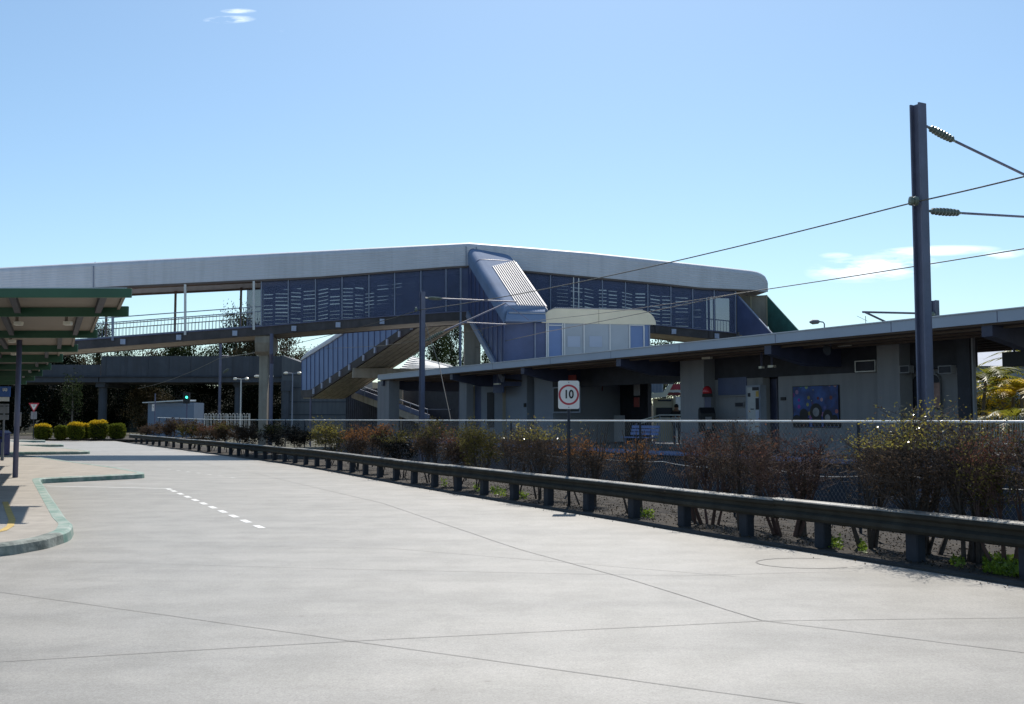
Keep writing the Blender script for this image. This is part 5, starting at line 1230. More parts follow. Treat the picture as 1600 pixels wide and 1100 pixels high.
m_ = MB(); m_.prism([(X(440, 109), 109, -.1), (X(566, 109), 109, -.1), (X(566, 109), 109, zz(585, 109)), (X(470, 109), 109, zz(566, 109)), (X(440, 109), 109, zz(555, 109))], (0, 8, 0)); fixn(m_.build('wall', mat('abutment_concrete', (.13, .135, .145), .9, var=.12, scale=.5, stain=((.08, .08, .09), .6)), ab))
m_ = MB()
for v in (586, 606, 628, 648): m_.box(((X(442, 109)+X(565, 109))/2, 108.98, zz(v, 109)), (X(565, 109)-X(442, 109), .03, .08))
m_.build('panel_joint', M['platwall'], ab)
m_ = MB(); m_.box((X(448, 108), 108, zz(606, 108)/2), (.55, .6, zz(606, 108))); m_.box((X(448, 108), 108, zz(603, 108)), (1.0, .8, 1.1)); m_.build('column', M['overpass'], ab)
# earth bank below the overpass closes the view to the horizon
bk = MB(); N_ = 60; vs = []
for i in range(N_+1):
    x = -130+i*150/N_*1.0
    vs += [(x, 141+3*math.sin(i*.7), -.2), (x, 149+2*math.sin(i*1.3), 6.4+.8*math.sin(i*.9))]
    vs += [(x, 175, 6.6+.5*math.cos(i))]
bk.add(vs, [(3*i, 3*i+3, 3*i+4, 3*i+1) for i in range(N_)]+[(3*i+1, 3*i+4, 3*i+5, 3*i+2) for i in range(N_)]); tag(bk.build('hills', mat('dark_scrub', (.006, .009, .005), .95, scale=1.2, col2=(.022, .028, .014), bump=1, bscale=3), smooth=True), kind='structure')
# ------------------------------------------------------------------ bus shelter roofs stepping away on the left
BC = [ # v top, v bottom, u right, label
 (450, 464.5, 202, 'nearest green edged shelter roof at the top left', 3.6), (478, 494.5, 198, 'second green edged shelter roof with overhanging fascia end', 3.6), (515, 528, 150, 'third green edged shelter roof carried carried by the slim grey post', 2.30),
 (538, 550, 120, 'fourth green edged shelter roof from the front', 3.6), (553, 566, 97, 'fifth green edged shelter roof from the front', 4.2), (568, 578, 79, 'sixth green edged shelter roof from the front', 4.2),
 (578, 588, 66, 'seventh green edged shelter roof, only its end showing', 4.2), (586, 595, 54, 'eighth green edged shelter roof close to the far end', 4.2), (593, 601, 41, 'farthest green edged shelter roof above the bus stop sign', 4.2)]
bcY = [2.45*FP/(HOR-a[0]) for a in BC]; bcY.append(bcY[-1]+6)
bcX = [X(a[2], y) for a, y in zip(BC, bcY)]; bcX.append(bcX[-1]-3)
for i, (va, vb, ur, lab, pin) in enumerate(BC):
    Y0, Y1 = bcY[i], bcY[i+1]; xr = bcX[i]; z1 = EYE+2.45; fh = (vb-va)*Y0/FP; xl = xr-13
    t_ = thing('bus_shelter', lab, 'bus shelter', (xr, Y0, 0), 0, 'sawtooth bus shelter roofs')
    m_ = MB(); m_.box(((xl+xr)/2, Y0, z1-fh/2), (xr-xl, .06, fh)); bevel(local(m_, t_).build('fascia', M['green'], t_), .008, 1)
    ins = .12 if i == 0 else .62
    xr0 = xr-ins; xr1 = min(bcX[i+1]-.15, xr0-.4) if i != 0 else X(183, Y1)
    m_ = MB(); m_.prism([(xl, Y0+.03, z1-.03), (xr0, Y0+.03, z1-.03), (xr1, Y1-.035, z1-.03), (xl, Y1-.035, z1-.03)], (0, 0, .02)); fixn(local(m_, t_).build('soffit', M['canopysoffit'], t_))
    m_ = MB(); m_.beam((xr0, Y0+.04, z1-.03), (xr1, Y1-.04, z1-.03), .06, .10); fixn(local(m_, t_).build('side_trim', M['canopysoffit'], t_))
    m_ = MB(); m_.prism([(xl, Y0+.03, z1-.008), (xr0+.02, Y0+.03, z1-.008), (xr1+.02, Y1-.035, z1-.008), (xl, Y1-.035, z1-.008)], (0, 0, .03)); fixn(local(m_, t_).build('roof', M['roofmetal'], t_))
    for k, dx in enumerate((.42, 2.15, 5.5)):
        m_ = MB(); m_.beam((xr-ins-dx, Y0+.05, z1-.10), (xr1-dx, Y1-.1, z1-.10), .12, .13); fixn(local(m_, t_).build('rafter', M['dark'], t_))
    if i in (1, 2, 3):
        for (u, v) in {1: ((29, 505.5), (106, 505)), 2: ((18.5, 533),), 3: ((22, 553),)}[i]:
            Yl = Y0+1.6; p = P(u, v, Yl); m_ = MB(); m_.box((p.x, p.y, p.z), (.17, .13, .085)); o = local(m_, t_).build('lamp', M['lampglass'], t_)
            m_ = MB(); m_.box((p.x-.04, p.y+.0, (p.z+.035+z1-.035)/2), (.05, .05, z1-.035-p.z-.035)); local(m_, t_).build('hanger', M['canopysoffit'], o)
    px_ = xr-pin; py = Y0+.35
    m_ = MB(); m_.tube([(px_, py, .1), (px_, py, z1-.25)], .072, 14); local(m_, t_).build('post', M['purple'], t_, smooth=True)
    m_ = MB(); m_.tube([(px_-5.5, py, .1), (px_-5.5, py, z1-.25)], .072, 12); local(m_, t_).build('post', M['purple'], t_, smooth=True)
# bus stop sign and blue bin
def text(body, size, loc, mt, parent, name='lettering', rz=0, ext=.002, align='CENTER', bold=0.0, sx=1.0):
    c = bpy.data.curves.new(name, 'FONT'); c.body = body; c.size = size; c.align_x = align; c.align_y = 'CENTER'; c.extrude = ext; c.offset = bold
    o = bpy.data.objects.new(name, c); SC.collection.objects.link(o); c.materials.append(M[mt]); o.rotation_euler = (R(90), 0, rz); o.location = loc; o.scale = (sx, 1, 1)
    bpy.context.view_layer.update()
    me = bpy.data.meshes.new_from_object(o.evaluated_get(bpy.context.evaluated_depsgraph_get())); q = bpy.data.objects.new(name, me); SC.collection.objects.link(q)
    q.rotation_euler = o.rotation_euler; q.location = o.location; q.scale = o.scale; bpy.data.objects.remove(o)
    if parent: q.parent = parent
    return q
bs = thing('bus_stop_sign', 'bus stop sign with blue bus symbol top and white timetable panels at the left edge', 'sign', (X(6, 40), 40, PZ))
def bsz(v): return zz(v, 40)-PZ
x0, x1 = X(-2, 40)-X(6, 40), X(16.5, 40)-X(6, 40)
m_ = MB(); m_.box(((x0+x1)/2, 0, (bsz(604)+bsz(620))/2), (x1-x0, .05, bsz(604)-bsz(620))); m_.build('blue_panel', M['signblue'], bs)
for (a, b) in ((620.5, 627), (631, 634), (635, 646), (648, 656)): m_ = MB(); m_.box(((x0+x1)/2-.02, 0, (bsz(a)+bsz(b))/2), (x1-x0-.04, .04, bsz(a)-bsz(b))); m_.build('timetable_panel', M['signgrey'] if a > 628 else M['signwhite'], bs)
m_ = MB(); m_.box(((x0+x1)/2, 0, .35), (.10, .06, .7)); m_.box(((x0+x1)/2, 0.03, bsz(660)/2+.2), (.06, .04, bsz(620))); m_.build('post', M['signgrey'], bs)
m_ = MB(); cx = X(8.5, 40)-X(6, 40); cz = bsz(609.5)
m_.box((cx, -.035, cz+.02), (.17, .012, .10)); m_.box((cx+.085, -.035, cz-.005), (.02, .012, .06)); m_.box((cx-.05, -.035, cz-.04), (.035, .012, .03)); m_.box((cx+.05, -.035, cz-.04), (.035, .012, .03)); m_.build('bus_symbol', M['signwhite'], bs)
m_ = MB(); m_.box((cx-.04, -.043, cz+.035), (.055, .006, .035)); m_.box((cx+.035, -.043, cz+.035), (.055, .006, .035)); m_.build('symbol_windows', M['signblue'], bs)
bi = thing('litter_bin', 'dark blue litter bin below the bus stop sign at the left edge', 'bin', (X(4.5, 46), 46, PZ))
m_ = MB(); m_.box((0, 0, .47), (.58, .55, .94)); bevel(m_.build('body', M['bin'], bi), .05, 3)
m_ = MB(); m_.prism([(-.31, -.30, .94), (.31, -.30, .94), (.31, -.30, 1.0), (.16, -.30, 1.1), (-.16, -.30, 1.1), (-.31, -.30, 1.0)], (0, .6, 0)); bevel(fixn(m_.build('lid', M['bin'], bi)), .02, 2)
m_ = MB(); m_.box((0, -.282, .78), (.34, .015, .12)); m_.build('opening', M['black'], bi)
wb = thing('noticeboard', 'pale narrow noticeboard partly hidden by the slim shelter post', 'sign', (X(29, 62), 62, 0))
m_ = MB(); m_.box((0, 0, zz(655, 62)), (.42, .05, .85)); m_.build('panel', M['signgrey'], wb); m_ = MB(); m_.box((-.05, .04, .7), (.08, .06, 1.4)); m_.build('post', M['signwhite'], wb)
# ------------------------------------------------------------------ overhead line masts and wires
def mast(label, u, Y, vtop, wpx, base_z=-1.0):
    x = X(u, Y)*1.0; p = P(u, 655, Y); zt = P(u, vtop, Y).z; t_ = thing('overhead_mast', label, 'mast', (p.x, Y, base_z), 0, 'railway overhead line masts')
    w_ = wpx*Y/FP; h = zt-base_z; f = w_*.07+.004; m_ = MB()
    an = math.atan2(T.y, T.x); ca, sa = math.cos(an+R(90)), math.sin(an+R(90))
    def rb(cx, cy, dx, dy): 
        m_.box((cx*ca-cy*sa, cx*sa+cy*ca, h/2), (dx, dy, h), an+R(90))
    d_ = w_*.80; rb(0, -d_/2, w_*.82, f*1.6); rb(0, d_/2, w_*.82, f*1.6); rb(0, 0, f*1.6, d_-f*1.6)
    m_.build('column', M['mast'], t_); m_ = MB(); m_.box((0, 0, .12), (w_*2.2, w_*2.2, .3)); m_.build('footing', M['kerb'], t_); return t_, w_
ma, _ = mast('tall purple-grey steel mast with two insulated arms at the right', 1447, 20.5, 163, 20)
def insulator(parent, a, b, r=.075, sheds=8):
    a = Vector(a); b = Vector(b); d = (b-a).normalized(); L_ = (b-a).length; org = parent.location
    pr_ = [(.02, 0), (.03, L_*.06)]
    for k in range(sheds):
        z0 = L_*(.10+.8*k/sheds); dz = L_*.8/sheds; rr = r*(.80+.2*math.sin(math.pi*(k+.5)/sheds)); pr_ += [(.032, z0), (rr, z0+dz*.45), (rr*.96, z0+dz*.62), (.032, z0+dz*.75)]
    pr_ += [(.03, L_*.94), (.02, L_)]
    m_ = MB(); m_.lathe(a-org, pr_, 14, d); return m_.build('insulator', M['insul'], parent, smooth=False)
def rod(parent, pts, r, name='arm', mt='mast'):
    org = parent.location; m_ = MB(); m_.tube([Vector(p)-org for p in pts], r, 8); return m_.build(name, M[mt], parent)
# arms run square to the track
cen = Vector((P(1447, 655, 20.5).x, 20.5)); ad = NN*1.0
def armp(u, v): return VP(u, v, cen, cen+ad)
a, b, c = armp(1449, 198), armp(1493, 221), armp(1640, 292)
rod(ma, [armp(1441, 196), a], .03, 'bracket'); insulator(ma, a, b, .085); rod(ma, [b, c], .028)
a, b, c = armp(1450, 329.5), armp(1503, 333), armp(1640, 341)
rod(ma, [armp(1441, 329), a], .035, 'bracket'); insulator(ma, a, b, .085); rod(ma, [b, c], .026)
rod(ma, [armp(1640, 292), armp(1640, 341)], .02, 'arm')
m_ = MB(); e = P(1429, 314, 20.3); m_.lathe(Vector((e.x-.12, e.y, e.z))-ma.location, [(.02, 0), (.09, .02), (.10, .07), (.07, .10), (.10, .13), (.09, .18), (.02, .2)], 12, (1, 0, 0)); m_.build('wire_clamp', M['insul'], ma)
mb_, _ = mast('middle overhead mast standing in front of the platform canopy', 659, 44.0, 456, 8.2)
cen = Vector((P(660, 655, 44).x, 44.0)); 
a, b, c = armp(668, 465.5), armp(691, 466.8), armp(808, 471.5); rod(mb_, [armp(660, 465), a], .03, 'bracket', 'cream'); insulator(mb_, a, b, .09); rod(mb_, [b, c], .035)
a, b, c = armp(664, 533), armp(694, 517), armp(790, 474); rod(mb_, [armp(660, 535), a], .03, 'bracket'); insulator(mb_, a, b, .09); rod(mb_, [b, c], .035)
rod(mb_, [armp(725, 504), armp(792, 507)], .03); rod(mb_, [armp(790, 474), armp(826, 500)], .015)
m_ = MB(); e = P(655, 483.5, 43.9); m_.lathe(Vector((e.x-.2, e.y, e.z))-mb_.location, [(.02, 0), (.10, .03), (.10, .10), (.02, .13)], 10, (1, 0, 0)); m_.build('wire_clamp', M['insul'], mb_)
st3 = thing('stay_wire', 'thin slanting stay wire running down from the middle overhead mast', 'wire')
m_ = MB(); m_.tube([P(664, 505, 44), P(686, 570, 43.2), P(704, 655, 41)], .018, 5); m_.build('wire', M['wire'], st3)
mc, _ = mast('far overhead mast standing in front of the overpass', 342.5, 77.0, 531, 4.2, -.1)
cen = Vector((P(343, 655, 77).x, 77.0)); rod(mc, [armp(344, 556), armp(358, 556.5)], .05, 'arm'); a, b = armp(348, 583), armp(358, 576); insulator(mc, a, b, .11)
md, _ = mast('overhead mast top poking above the canopy roof right of the tall mast', 1465.5, 40, 469.5, 10.5)
rod(md, [P(1459, 491.5, 39.9), P(1435, 489.5, 39.5), P(1348, 487.5, 38)], .04); rod(md, [P(1352, 488, 38.05), P(1384, 503, 38.6)], .04); m_ = MB(); m_.lathe(P(1462, 491.5, 39.9)-md.location, [(.03, 0), (.12, .1), (.12, .3), (.03, .5)], 10, (-1, 0, 0)); m_.build('insulator', M['insul'], md)
def wire(label, pts, r, sag=0.0, mt='wire', n=14):
    t_ = thing('overhead_wire', label, 'wire'); P_ = []
    for i in range(len(pts)-1):
        a, b = Vector(pts[i]), Vector(pts[i+1])
        for k in range(n): t = k/n; P_.append(a.lerp(b, t)-Z*((sag[i] if isinstance(sag, list) else sag)*4*t*(1-t)))
    P_.append(Vector(pts[-1])); m_ = MB(); m_.tube(P_, r, 5); m_.build('conductor', M[mt], t_); return t_
wire('earth wire strung from mast to mast across the whole view', [P(1700, 250, 16), P(1428, 316, 20.4), P(657, 484, 43.9), P(342, 560, 76.9), P(215, 607, 100)], .016, [.02, .22, .22, .3])
wire('contact wire crossing in front of the right wing of the bridge', [P(1700, 372, 19.2), P(1150, 459, 28.2), P(850, 519, 42), P(716, 548, 58)], .013, .02)
wire('thin messenger wire meeting the middle mast arm', [P(1155, 458, 28.2), P(846, 500, 41), P(792, 506, 44)], .010, .05)
wire('thin second messenger wire running left under the bridge', [P(792, 506, 44), P(600, 540, 57), P(455, 545, 76), P(344, 557, 77)], .012, .05)
wire('thin slack wire below the bridge between pier and rear stair', [P(490, 548, 74), P(422, 546, 76)], .02, .1)
# ------------------------------------------------------------------ speed sign
sp_ = spot_on(888, .66); SY = sp_.y
ss = thing('speed_sign', 'white speed limit sign reading 10 in a red ring on a thin post', 'sign', (X(888.5, SY), SY, VZ))
sz = zz(617, SY)-VZ; sw_, sh_ = 33*SY/FP, 44*SY/FP
def rrect(w_, h, r, y, n=6):
    pts = []
    for (cx, cz, a0) in ((w_/2-r, h/2-r, 0), (-w_/2+r, h/2-r, 90), (-w_/2+r, -h/2+r, 180), (w_/2-r, -h/2+r, 270)):
        for k in range(n+1): t = R(a0+90*k/n); pts.append(Vector((cx+r*math.cos(t), y, cz+r*math.sin(t)+sz)))
    return pts
m_ = MB(); m_.prism(rrect(sw_, sh_, .04, -.03), (0, .012, 0)); fixn(m_.build('plate', M['signwhite'], ss))
m_ = MB(); ro_, ri = sw_*.485, sw_*.395; n_ = 40; vs = []
for k in range(n_):
    t = 2*math.pi*k/n_
    for (r, y) in ((ri, -.033), (ro_, -.033)): vs.append((r*math.cos(t), y, r*math.sin(t)+sz))
m_.add(vs, [(2*k, 2*k+1, 2*((k+1) % n_)+1, 2*((k+1) % n_)) for k in range(n_)]); fixn(m_.build('red_ring', M['signred'], ss))
text('10', .235, (0, -.034, sz+.003), 'black', ss, 'number', bold=.006, sx=.86)
m_ = MB(); m_.tube([(0, 0, -.1), (0, 0, sz+sh_*.45)], .03, 10); m_.build('post', M['galvpost'], ss, smooth=True)
m_ = MB()
for dz in (.25, -.25): m_.box((0, -.034, sz+dz), (.02, .008, .02))
m_.build('bolt', M['signgrey'], ss)
# give way sign
GY = 82.0; gs = thing('give_way_sign', 'triangular red and white give way sign with plate beside the golden hedge', 'sign', (X(54, GY), GY, 0))
def tri(w_, y, cz): h = w_*.87; return [Vector((-w_/2, y, cz+h/2)), Vector((w_/2, y, cz+h/2)), Vector((0, y, cz-h/2))]
cz = zz(637, GY); m_ = MB(); m_.prism(tri(.86, 0, cz), (0, .02, 0)); fixn(m_.build('red_plate', M['signred'], gs)); m_ = MB(); m_.prism(tri(.54, -.008, cz+.03), (0, .006, 0)); fixn(m_.build('white_plate', M['signwhite'], gs))
text('GIVE', .095, (0, -.012, cz+.19), 'black', gs); text('WAY', .085, (0, -.012, cz+.09), 'black', gs)
m_ = MB(); m_.box((0, .03, zz(649, GY)), (.48, .02, .60)); m_.build('lower_plate', M['signgrey'], gs); m_ = MB(); m_.tube([(0, .05, 0), (0, .05, cz+.2)], .035, 6); m_.build('post', M['galvpost'], gs)
# pole with small white plate by the fence, and lamps
pw = thing('signal_post_sign', 'white numbered plate on a dark post beside the pale cabin', 'sign', (X(243, 84), 84, 0))
m_ = MB(); m_.tube([(0, 0, 0), (0, 0, zz(615, 84))], .05, 6); m_.build('post', M['purple'], pw); m_ = MB(); m_.box((-.13, -.06, zz(637, 84)), (.2, .03, .56)); m_.build('plate', M['signwhite'], pw); text('4', .2, (-.13, -.08, zz(636, 84)), 'black', pw)
def dlamp(label, u, Y, v, armpx, mt='mullion_white', single=False):
    t_ = thing('lamp_post', label, 'lamp post', (X(u, Y), Y, 0), 0, 'twin headed lamp posts by the station'); zt = zz(v, Y); a = armpx*Y/FP
    m_ = MB(); m_.tube([(0, 0, 0), (0, 0, zt)], [.06, .045], 8); m_.build('pole', M[mt], t_)
    for s in (-1, 1):
        m_ = MB(); m_.tube([(0, 0, zt-.02), (s*a*.5, 0, zt)], .025, 5); m_.build('arm', M[mt], t_)
        m_ = MB(); m_.lathe((s*a*.5, 0, zt), [(.03, 0), (.09, .05), (.10, a*.3), (.06, a*.5)], 8, (s, 0, 0)); m_.build('lantern', M['lampglass'], t_)
dlamp('white twin headed lamp post behind the white loop fence', 376.5, 76, 592, 12); dlamp('grey twin headed lamp post right of the tall bridge pier', 457, 82, 583, 14, 'mullion'); dlamp('twin headed lamp post hidden behind the tall bridge pier', 412, 80, 588, 15, 'mullion')
hl = thing('high_lamp', 'single bent street lamp showing above the canopy roof left of the tall mast', 'street lamp', (X(1290, 60), 60, 0))
m_ = MB(); zt = zz(503, 60); m_.tube([(0, 0, 0), (0, 0, zt-.1), (-.08, 0, zt), (-.3, 0, zt+.03)], .04, 6); m_.build('pole', M['mullion'], hl); m_ = MB(); m_.lathe((-.25, 0, zt+.03), [(.03, 0), (.13, .12), (.15, .45), (.05, .62)], 8, (-1, 0, -.05)); m_.build('lantern', M['signgrey'], hl)
an = thing('tv_antenna', 'small rod antenna on a rooftop beyond the canopy', 'antenna', (X(1355, 58), 58, 0)); m_ = MB(); zt = zz(496, 58)
m_.tube([(.0, 0, zt-1.6), (0, 0, zt+.1)], .018, 5); m_.build('mast_rod', M['galvpost'], an); m_ = MB(); m_.tube([(-.5, 0, zt+.1), (.1, 0, zt-.2)], .01, 4)
m_.build('boom', M['galvpost'], an)
m_ = MB(); m_.box((0, .4, (zt-1.6)/2), (.9, .9, zt-1.6)); m_.build('mounting_box', M['wallp'], an)
# railway signal showing green
rg = thing('railway_signal', 'black railway signal head showing green above the pale cabin roof end', 'signal', (X(292, 88), 88, 0))
m_ = MB(); zc = zz(622, 88); m_.box((0, 0, zc), (.55, .25, .95)); m_.build('head', M['black'], rg); m_ = MB(); m_.tube([(0, .1, 0), (0, .1, zc)], .07, 8); m_.build('post', M['purple'], rg)
m_ = MB(); m_.lathe((.04, -.13, zc+.06), [(.10, 0), (.09, .03)], 14, (0, -1, 0)); m_.build('green_lens', emis('green_signal_light', (.05, .9, .55), 4.0), rg)
m_ = MB(); m_.lathe((.04, -.13, zc-.25), [(.09, 0), (.08, .02)], 12, (0, -1, 0)); m_.build('dark_lens', M['dark'], rg)
# pale cabin
cb = thing('trackside_cabin', 'low pale blue cabin with bright white skillion roof beyond the fence', 'cabin'); CY = 94
m_ = MB(); m_.box(((X(232, CY)+X(304, CY))/2, CY+1.5, zz(629, CY)/2), (X(304, CY)-X(232, CY), 3, zz(629, CY))); m_.build('wall', mat('cabin_wall', (.20, .25, .33), .6, var=.06), cb)
m_ = MB(); m_.hexa([(X(226, CY), CY-.5, zz(630, CY)), (X(288, CY), CY-.5, zz(627, CY)), (X(288, CY), CY+3.6, zz(626, CY)), (X(226, CY), CY+3.6, zz(629, CY)), (X(226, CY), CY-.5, zz(628.7, CY)), (X(288, CY), CY-.5, zz(625, CY)), (X(288, CY), CY+3.6, zz(623.5, CY)), (X(226, CY), CY+3.6, zz(627.2, CY))]); fixn(m_.build('roof', M['white'], cb))
m_ = MB(); m_.box(((X(232, CY)+X(304, CY))/2, CY-.03, zz(633, CY)), (X(304, CY)-X(232, CY), .05, .09)); m_.build('gutter', M['mullion'], cb)
# white loop-top fences
def loopfence(label, a, b, z0, z1, step, r=.012):
    t_ = thing('loop_top_fence', label, 'fence'); a = Vector(a); b = Vector(b); L_ = (b-a).length; n_ = int(L_/step); d = (b-a)/n_
    m_ = MB()
    for k in range(n_):
        p = a+d*k; q = a+d*(k+.5) 
        pts = [(p.x, p.y, z0)]+[((p.lerp(p+d*.62, (1-math.cos(math.pi*j/6))/2)).x, (p.lerp(p+d*.62, (1-math.cos(math.pi*j/6))/2)).y, z1-step*.35+step*.35*math.sin(math.pi*j/6)) for j in range(7)]+[((p+d*.62).x, (p+d*.62).y, z0)]
        m_.tube(pts, r, 4)
    m_.build('hoops', M['white'], t_)
    for h in (z0+.12, z1-step*.6-.05): m_ = MB(); m_.beam(Vector((a.x, a.y, h)), Vector((b.x, b.y, h)), .03, .03); m_.build('rail', M['white'], t_)
    for k in (0, .5, 1): p = a.lerp(b, k); m_ = MB(); m_.beam((p.x, p.y, z0-.2), (p.x, p.y, z1), .05, .05, up=Vector((1, 0, 0))); m_.build('post', M['white'], t_)
    return t_
loopfence('white loop topped fence among the shrubs in front of the lamp post', (X(321, 72), 72), (X(391, 70), 70), .35, zz(646, 71), .32, .017)
fa, fb_ = PLq(1500, 655, 6.5).xy, PLq(1700, 655, 6.5).xy
loopfence('white loop topped fence under the palms at the right', fa, fb_, PLZ+.1, zz(649.5, (fa.y+fb_.y)/2), .17, .012)
wl = thing('garden_wall', 'low sunlit white wall behind the loop topped fence at the right', 'wall'); m_ = MB(); a, b = PLq(1521, 655, 10).xy, PLq(1760, 655, 10).xy; m_.prism([(a.x, a.y, 0), (b.x, b.y, 0), (b.x, b.y, .9), (a.x, a.y, .9)], (.1, .2, 0)); fixn(m_.build('wall', M['white'], wl)); m_ = MB(); m_.prism([(a.x, a.y-.04, .9), (b.x, b.y-.04, .9), (b.x+.1, b.y+.26, .9), (a.x+.1, a.y+.26, .9)], (0, 0, .05)); fixn(m_.build('coping', M['white'], wl))
# palms at the right
def palm(label, u, Y, ztop, seed, mt='leaf_palm', n=13, fl_=2.1, group='palms at the right edge'):
    t_ = thing('palm', label, 'palm', (X(u, Y), Y, 0), 0, group); rnd = random.Random(seed); m_ = MB(); m_.tube([(0, 0, 0), (rnd.uniform(-.1, .1), 0, ztop*.5), (rnd.uniform(-.15, .15), 0, ztop)], [.11, .07, .06], 8); m_.build('trunk', M['palebark'], t_)
    vs, fs = [], []
    for k in range(n):
        an = 2*math.pi*k/n+rnd.uniform(-.25, .25); el = rnd.uniform(.5, 1.35); L_ = fl_*rnd.uniform(.75, 1.1); d = Vector((math.cos(an), math.sin(an), 0)); prev = None
        for j in range(16):
            t = j/15; p = Vector((0, 0, ztop))+d*(L_*math.cos(el)*t+L_*.25*t*t)+Z*(L_*math.sin(el)*t-L_*.62*t*t*1.2)
            if prev is not None:
                tang = (p-prev).normalized(); side = tang.cross(Z).normalized()
                for s in (-1, 1):
                    ll = .55*math.sin(math.pi*min(1, t*.9+.1))*fl_/2.1+.06; tip = p+side*s*ll*.75+tang*ll*.55-Z*ll*.25*rnd.random(); k0 = len(vs); w_ = tang*.028*fl_
                    vs += [tuple(prev-w_*.1), tuple(p+w_*.1), tuple(tip)]; fs.append((k0, k0+1, k0+2))
                k0 = len(vs); vs += [tuple(prev-side*.012), tuple(prev+side*.012), tuple(p+side*.01), tuple(p-side*.01)]; fs.append((k0, k0+1, k0+2, k0+3))
            prev = p
    f = MB(); f.v, f.f = vs, fs; f.build('fronds', M[mt], t_)
palm('upright green palm seen beside the dark pillar', 1536, 39, 3.2, 1); palm('green palm with arching fronds in the middle of the opening', 1562, 42, 3.0, 2, fl_=2.4); palm('bright yellow palm by the right edge', 1596, 38, 2.7, 3, 'leaf_palm_y'); palm('low yellowing palm below the taller ones', 1553, 37, 1.6, 4, 'leaf_palm_y', fl_=1.5); palm('tall palm cut by the right edge', 1615, 42, 3.9, 5, fl_=2.6); palm('slender palm with yellow drooping fronds left of the bright one', 1578, 40, 2.6, 8, 'leaf_palm_y', n=11, fl_=1.9); palm('low green palm beside the white fence', 1580, 36, 1.7, 6, fl_=1.6)
for i, (u, Y, h, lab, mt) in enumerate(((1530, 44, 3.3, 'leafy garden shrub behind the green palm', 'leaf_olive'), (1568, 45, 3.4, 'leafy garden shrub between the palms', 'leaf_lime'), (1605, 44, 3.5, 'leafy garden shrub at the right edge behind the palms', 'leaf_olive'), (1585, 40, 2.5, 'yellow leaved garden shrub below the yellow palm', 'leaf_gold'), (1545, 46, 3.6, 'tallest garden shrub behind the palms', 'leaf_olive'), (1560, 41, 2.7, 'yellow flowering garden shrub between the first two palms', 'leaf_gold'), (1532, 40, 2.4, 'dark leafy garden shrub at the foot of the upright palm', 'leaf_tree'))):
    shrub('garden_shrub', lab, (X(u, Y), Y, 0), 2.3, h, 16, 3400, .085, ('stem', mt), 300+i, .02, group='garden shrubs beyond the platform', stem_r=.02)
hb = thing('distant_house', 'pale house wall and roof glimpsed behind the palms', 'house'); m_ = MB(); m_.box((X(1600, 66), 68, 2.6), (14, 6, 5.2)); m_.build('wall', mat('house_wall', (.26, .30, .38), .7, var=.1), hb)
m_ = MB(); x0, x1 = X(1600, 66)-7.4, X(1600, 66)+7.4; m_.prism([(x0, 64.4, 5.1), (x0, 71.6, 5.1), (x0, 68, 6.6)], (x1-x0, 0, 0)); fixn(m_.build('roof', M['roofmetal'], hb))
m_ = MB(); m_.box((X(1558, 66), 64.97, 2.9), (1.3, .08, 1.1)); m_.box((X(1640, 66), 64.97, 2.9), (1.3, .08, 1.1)); m_.build('window', M['dark'], hb)
# kiosk across the road, seen through the opening in the station hall
kk = thing('street_kiosk', 'cream and red kiosk front seen through the gap in the station hall', 'kiosk'); KY = 52
def kbox(name, u0, u1, v0, v1, Y, dp, mt): m_ = MB(); z0, z1 = zz(v1, Y), zz(v0, Y); m_.box(((X(u0, Y)+X(u1, Y))/2, Y+dp/2, (z0+z1)/2), (X(u1, Y)-X(u0, Y), dp, z1-z0)); return fixn(m_.build(name, M[mt], kk))
kbox('white_panel', 1008, 1036, 588, 614, KY, .1, 'white')
m_ = MB()
for k in range(12): m_.box((X(1010+k*2.2, KY), KY-.03, zz(601, KY)), (.03, .05, .8))
m_.build('panel_ribs', M['mullion'], kk)
m_ = MB(); pts = [P(1010, 615, KY-.3), P(1037, 613, KY-.3), P(1047, 599, KY-.3), P(1053, 598, KY-.3), P(1041, 620, KY-.3), P(1016, 622.5, KY-.3), P(1010, 621, KY-.3)]; m_.prism(pts, (0, .3, 0)); fixn(m_.build('awning_fascia', M['cream'], kk))
kbox('red_sign', 1046, 1074, 600, 609, KY, .15, 'signred'); kbox('red_sign', 1044, 1074, 609.3, 613, KY+.05, .15, 'mullion_white'); kbox('red_sign', 1042, 1074, 613.3, 618, KY+.1, .15, 'darkred')
kbox('wall', 1021, 1055, 622.5, 690, KY+.1, .3, 'beige'); kbox('window', 1025, 1050, 637, 652, KY+.05, .06, 'black'); kbox('vent', 1028, 1049, 624.5, 627, KY+.06, .05, 'dark'); kbox('post', 1052, 1055.5, 618, 690, KY-.1, .1, 'beige'); kbox('side_wall', 1056, 1080, 620, 690, KY+2, .2, 'white')
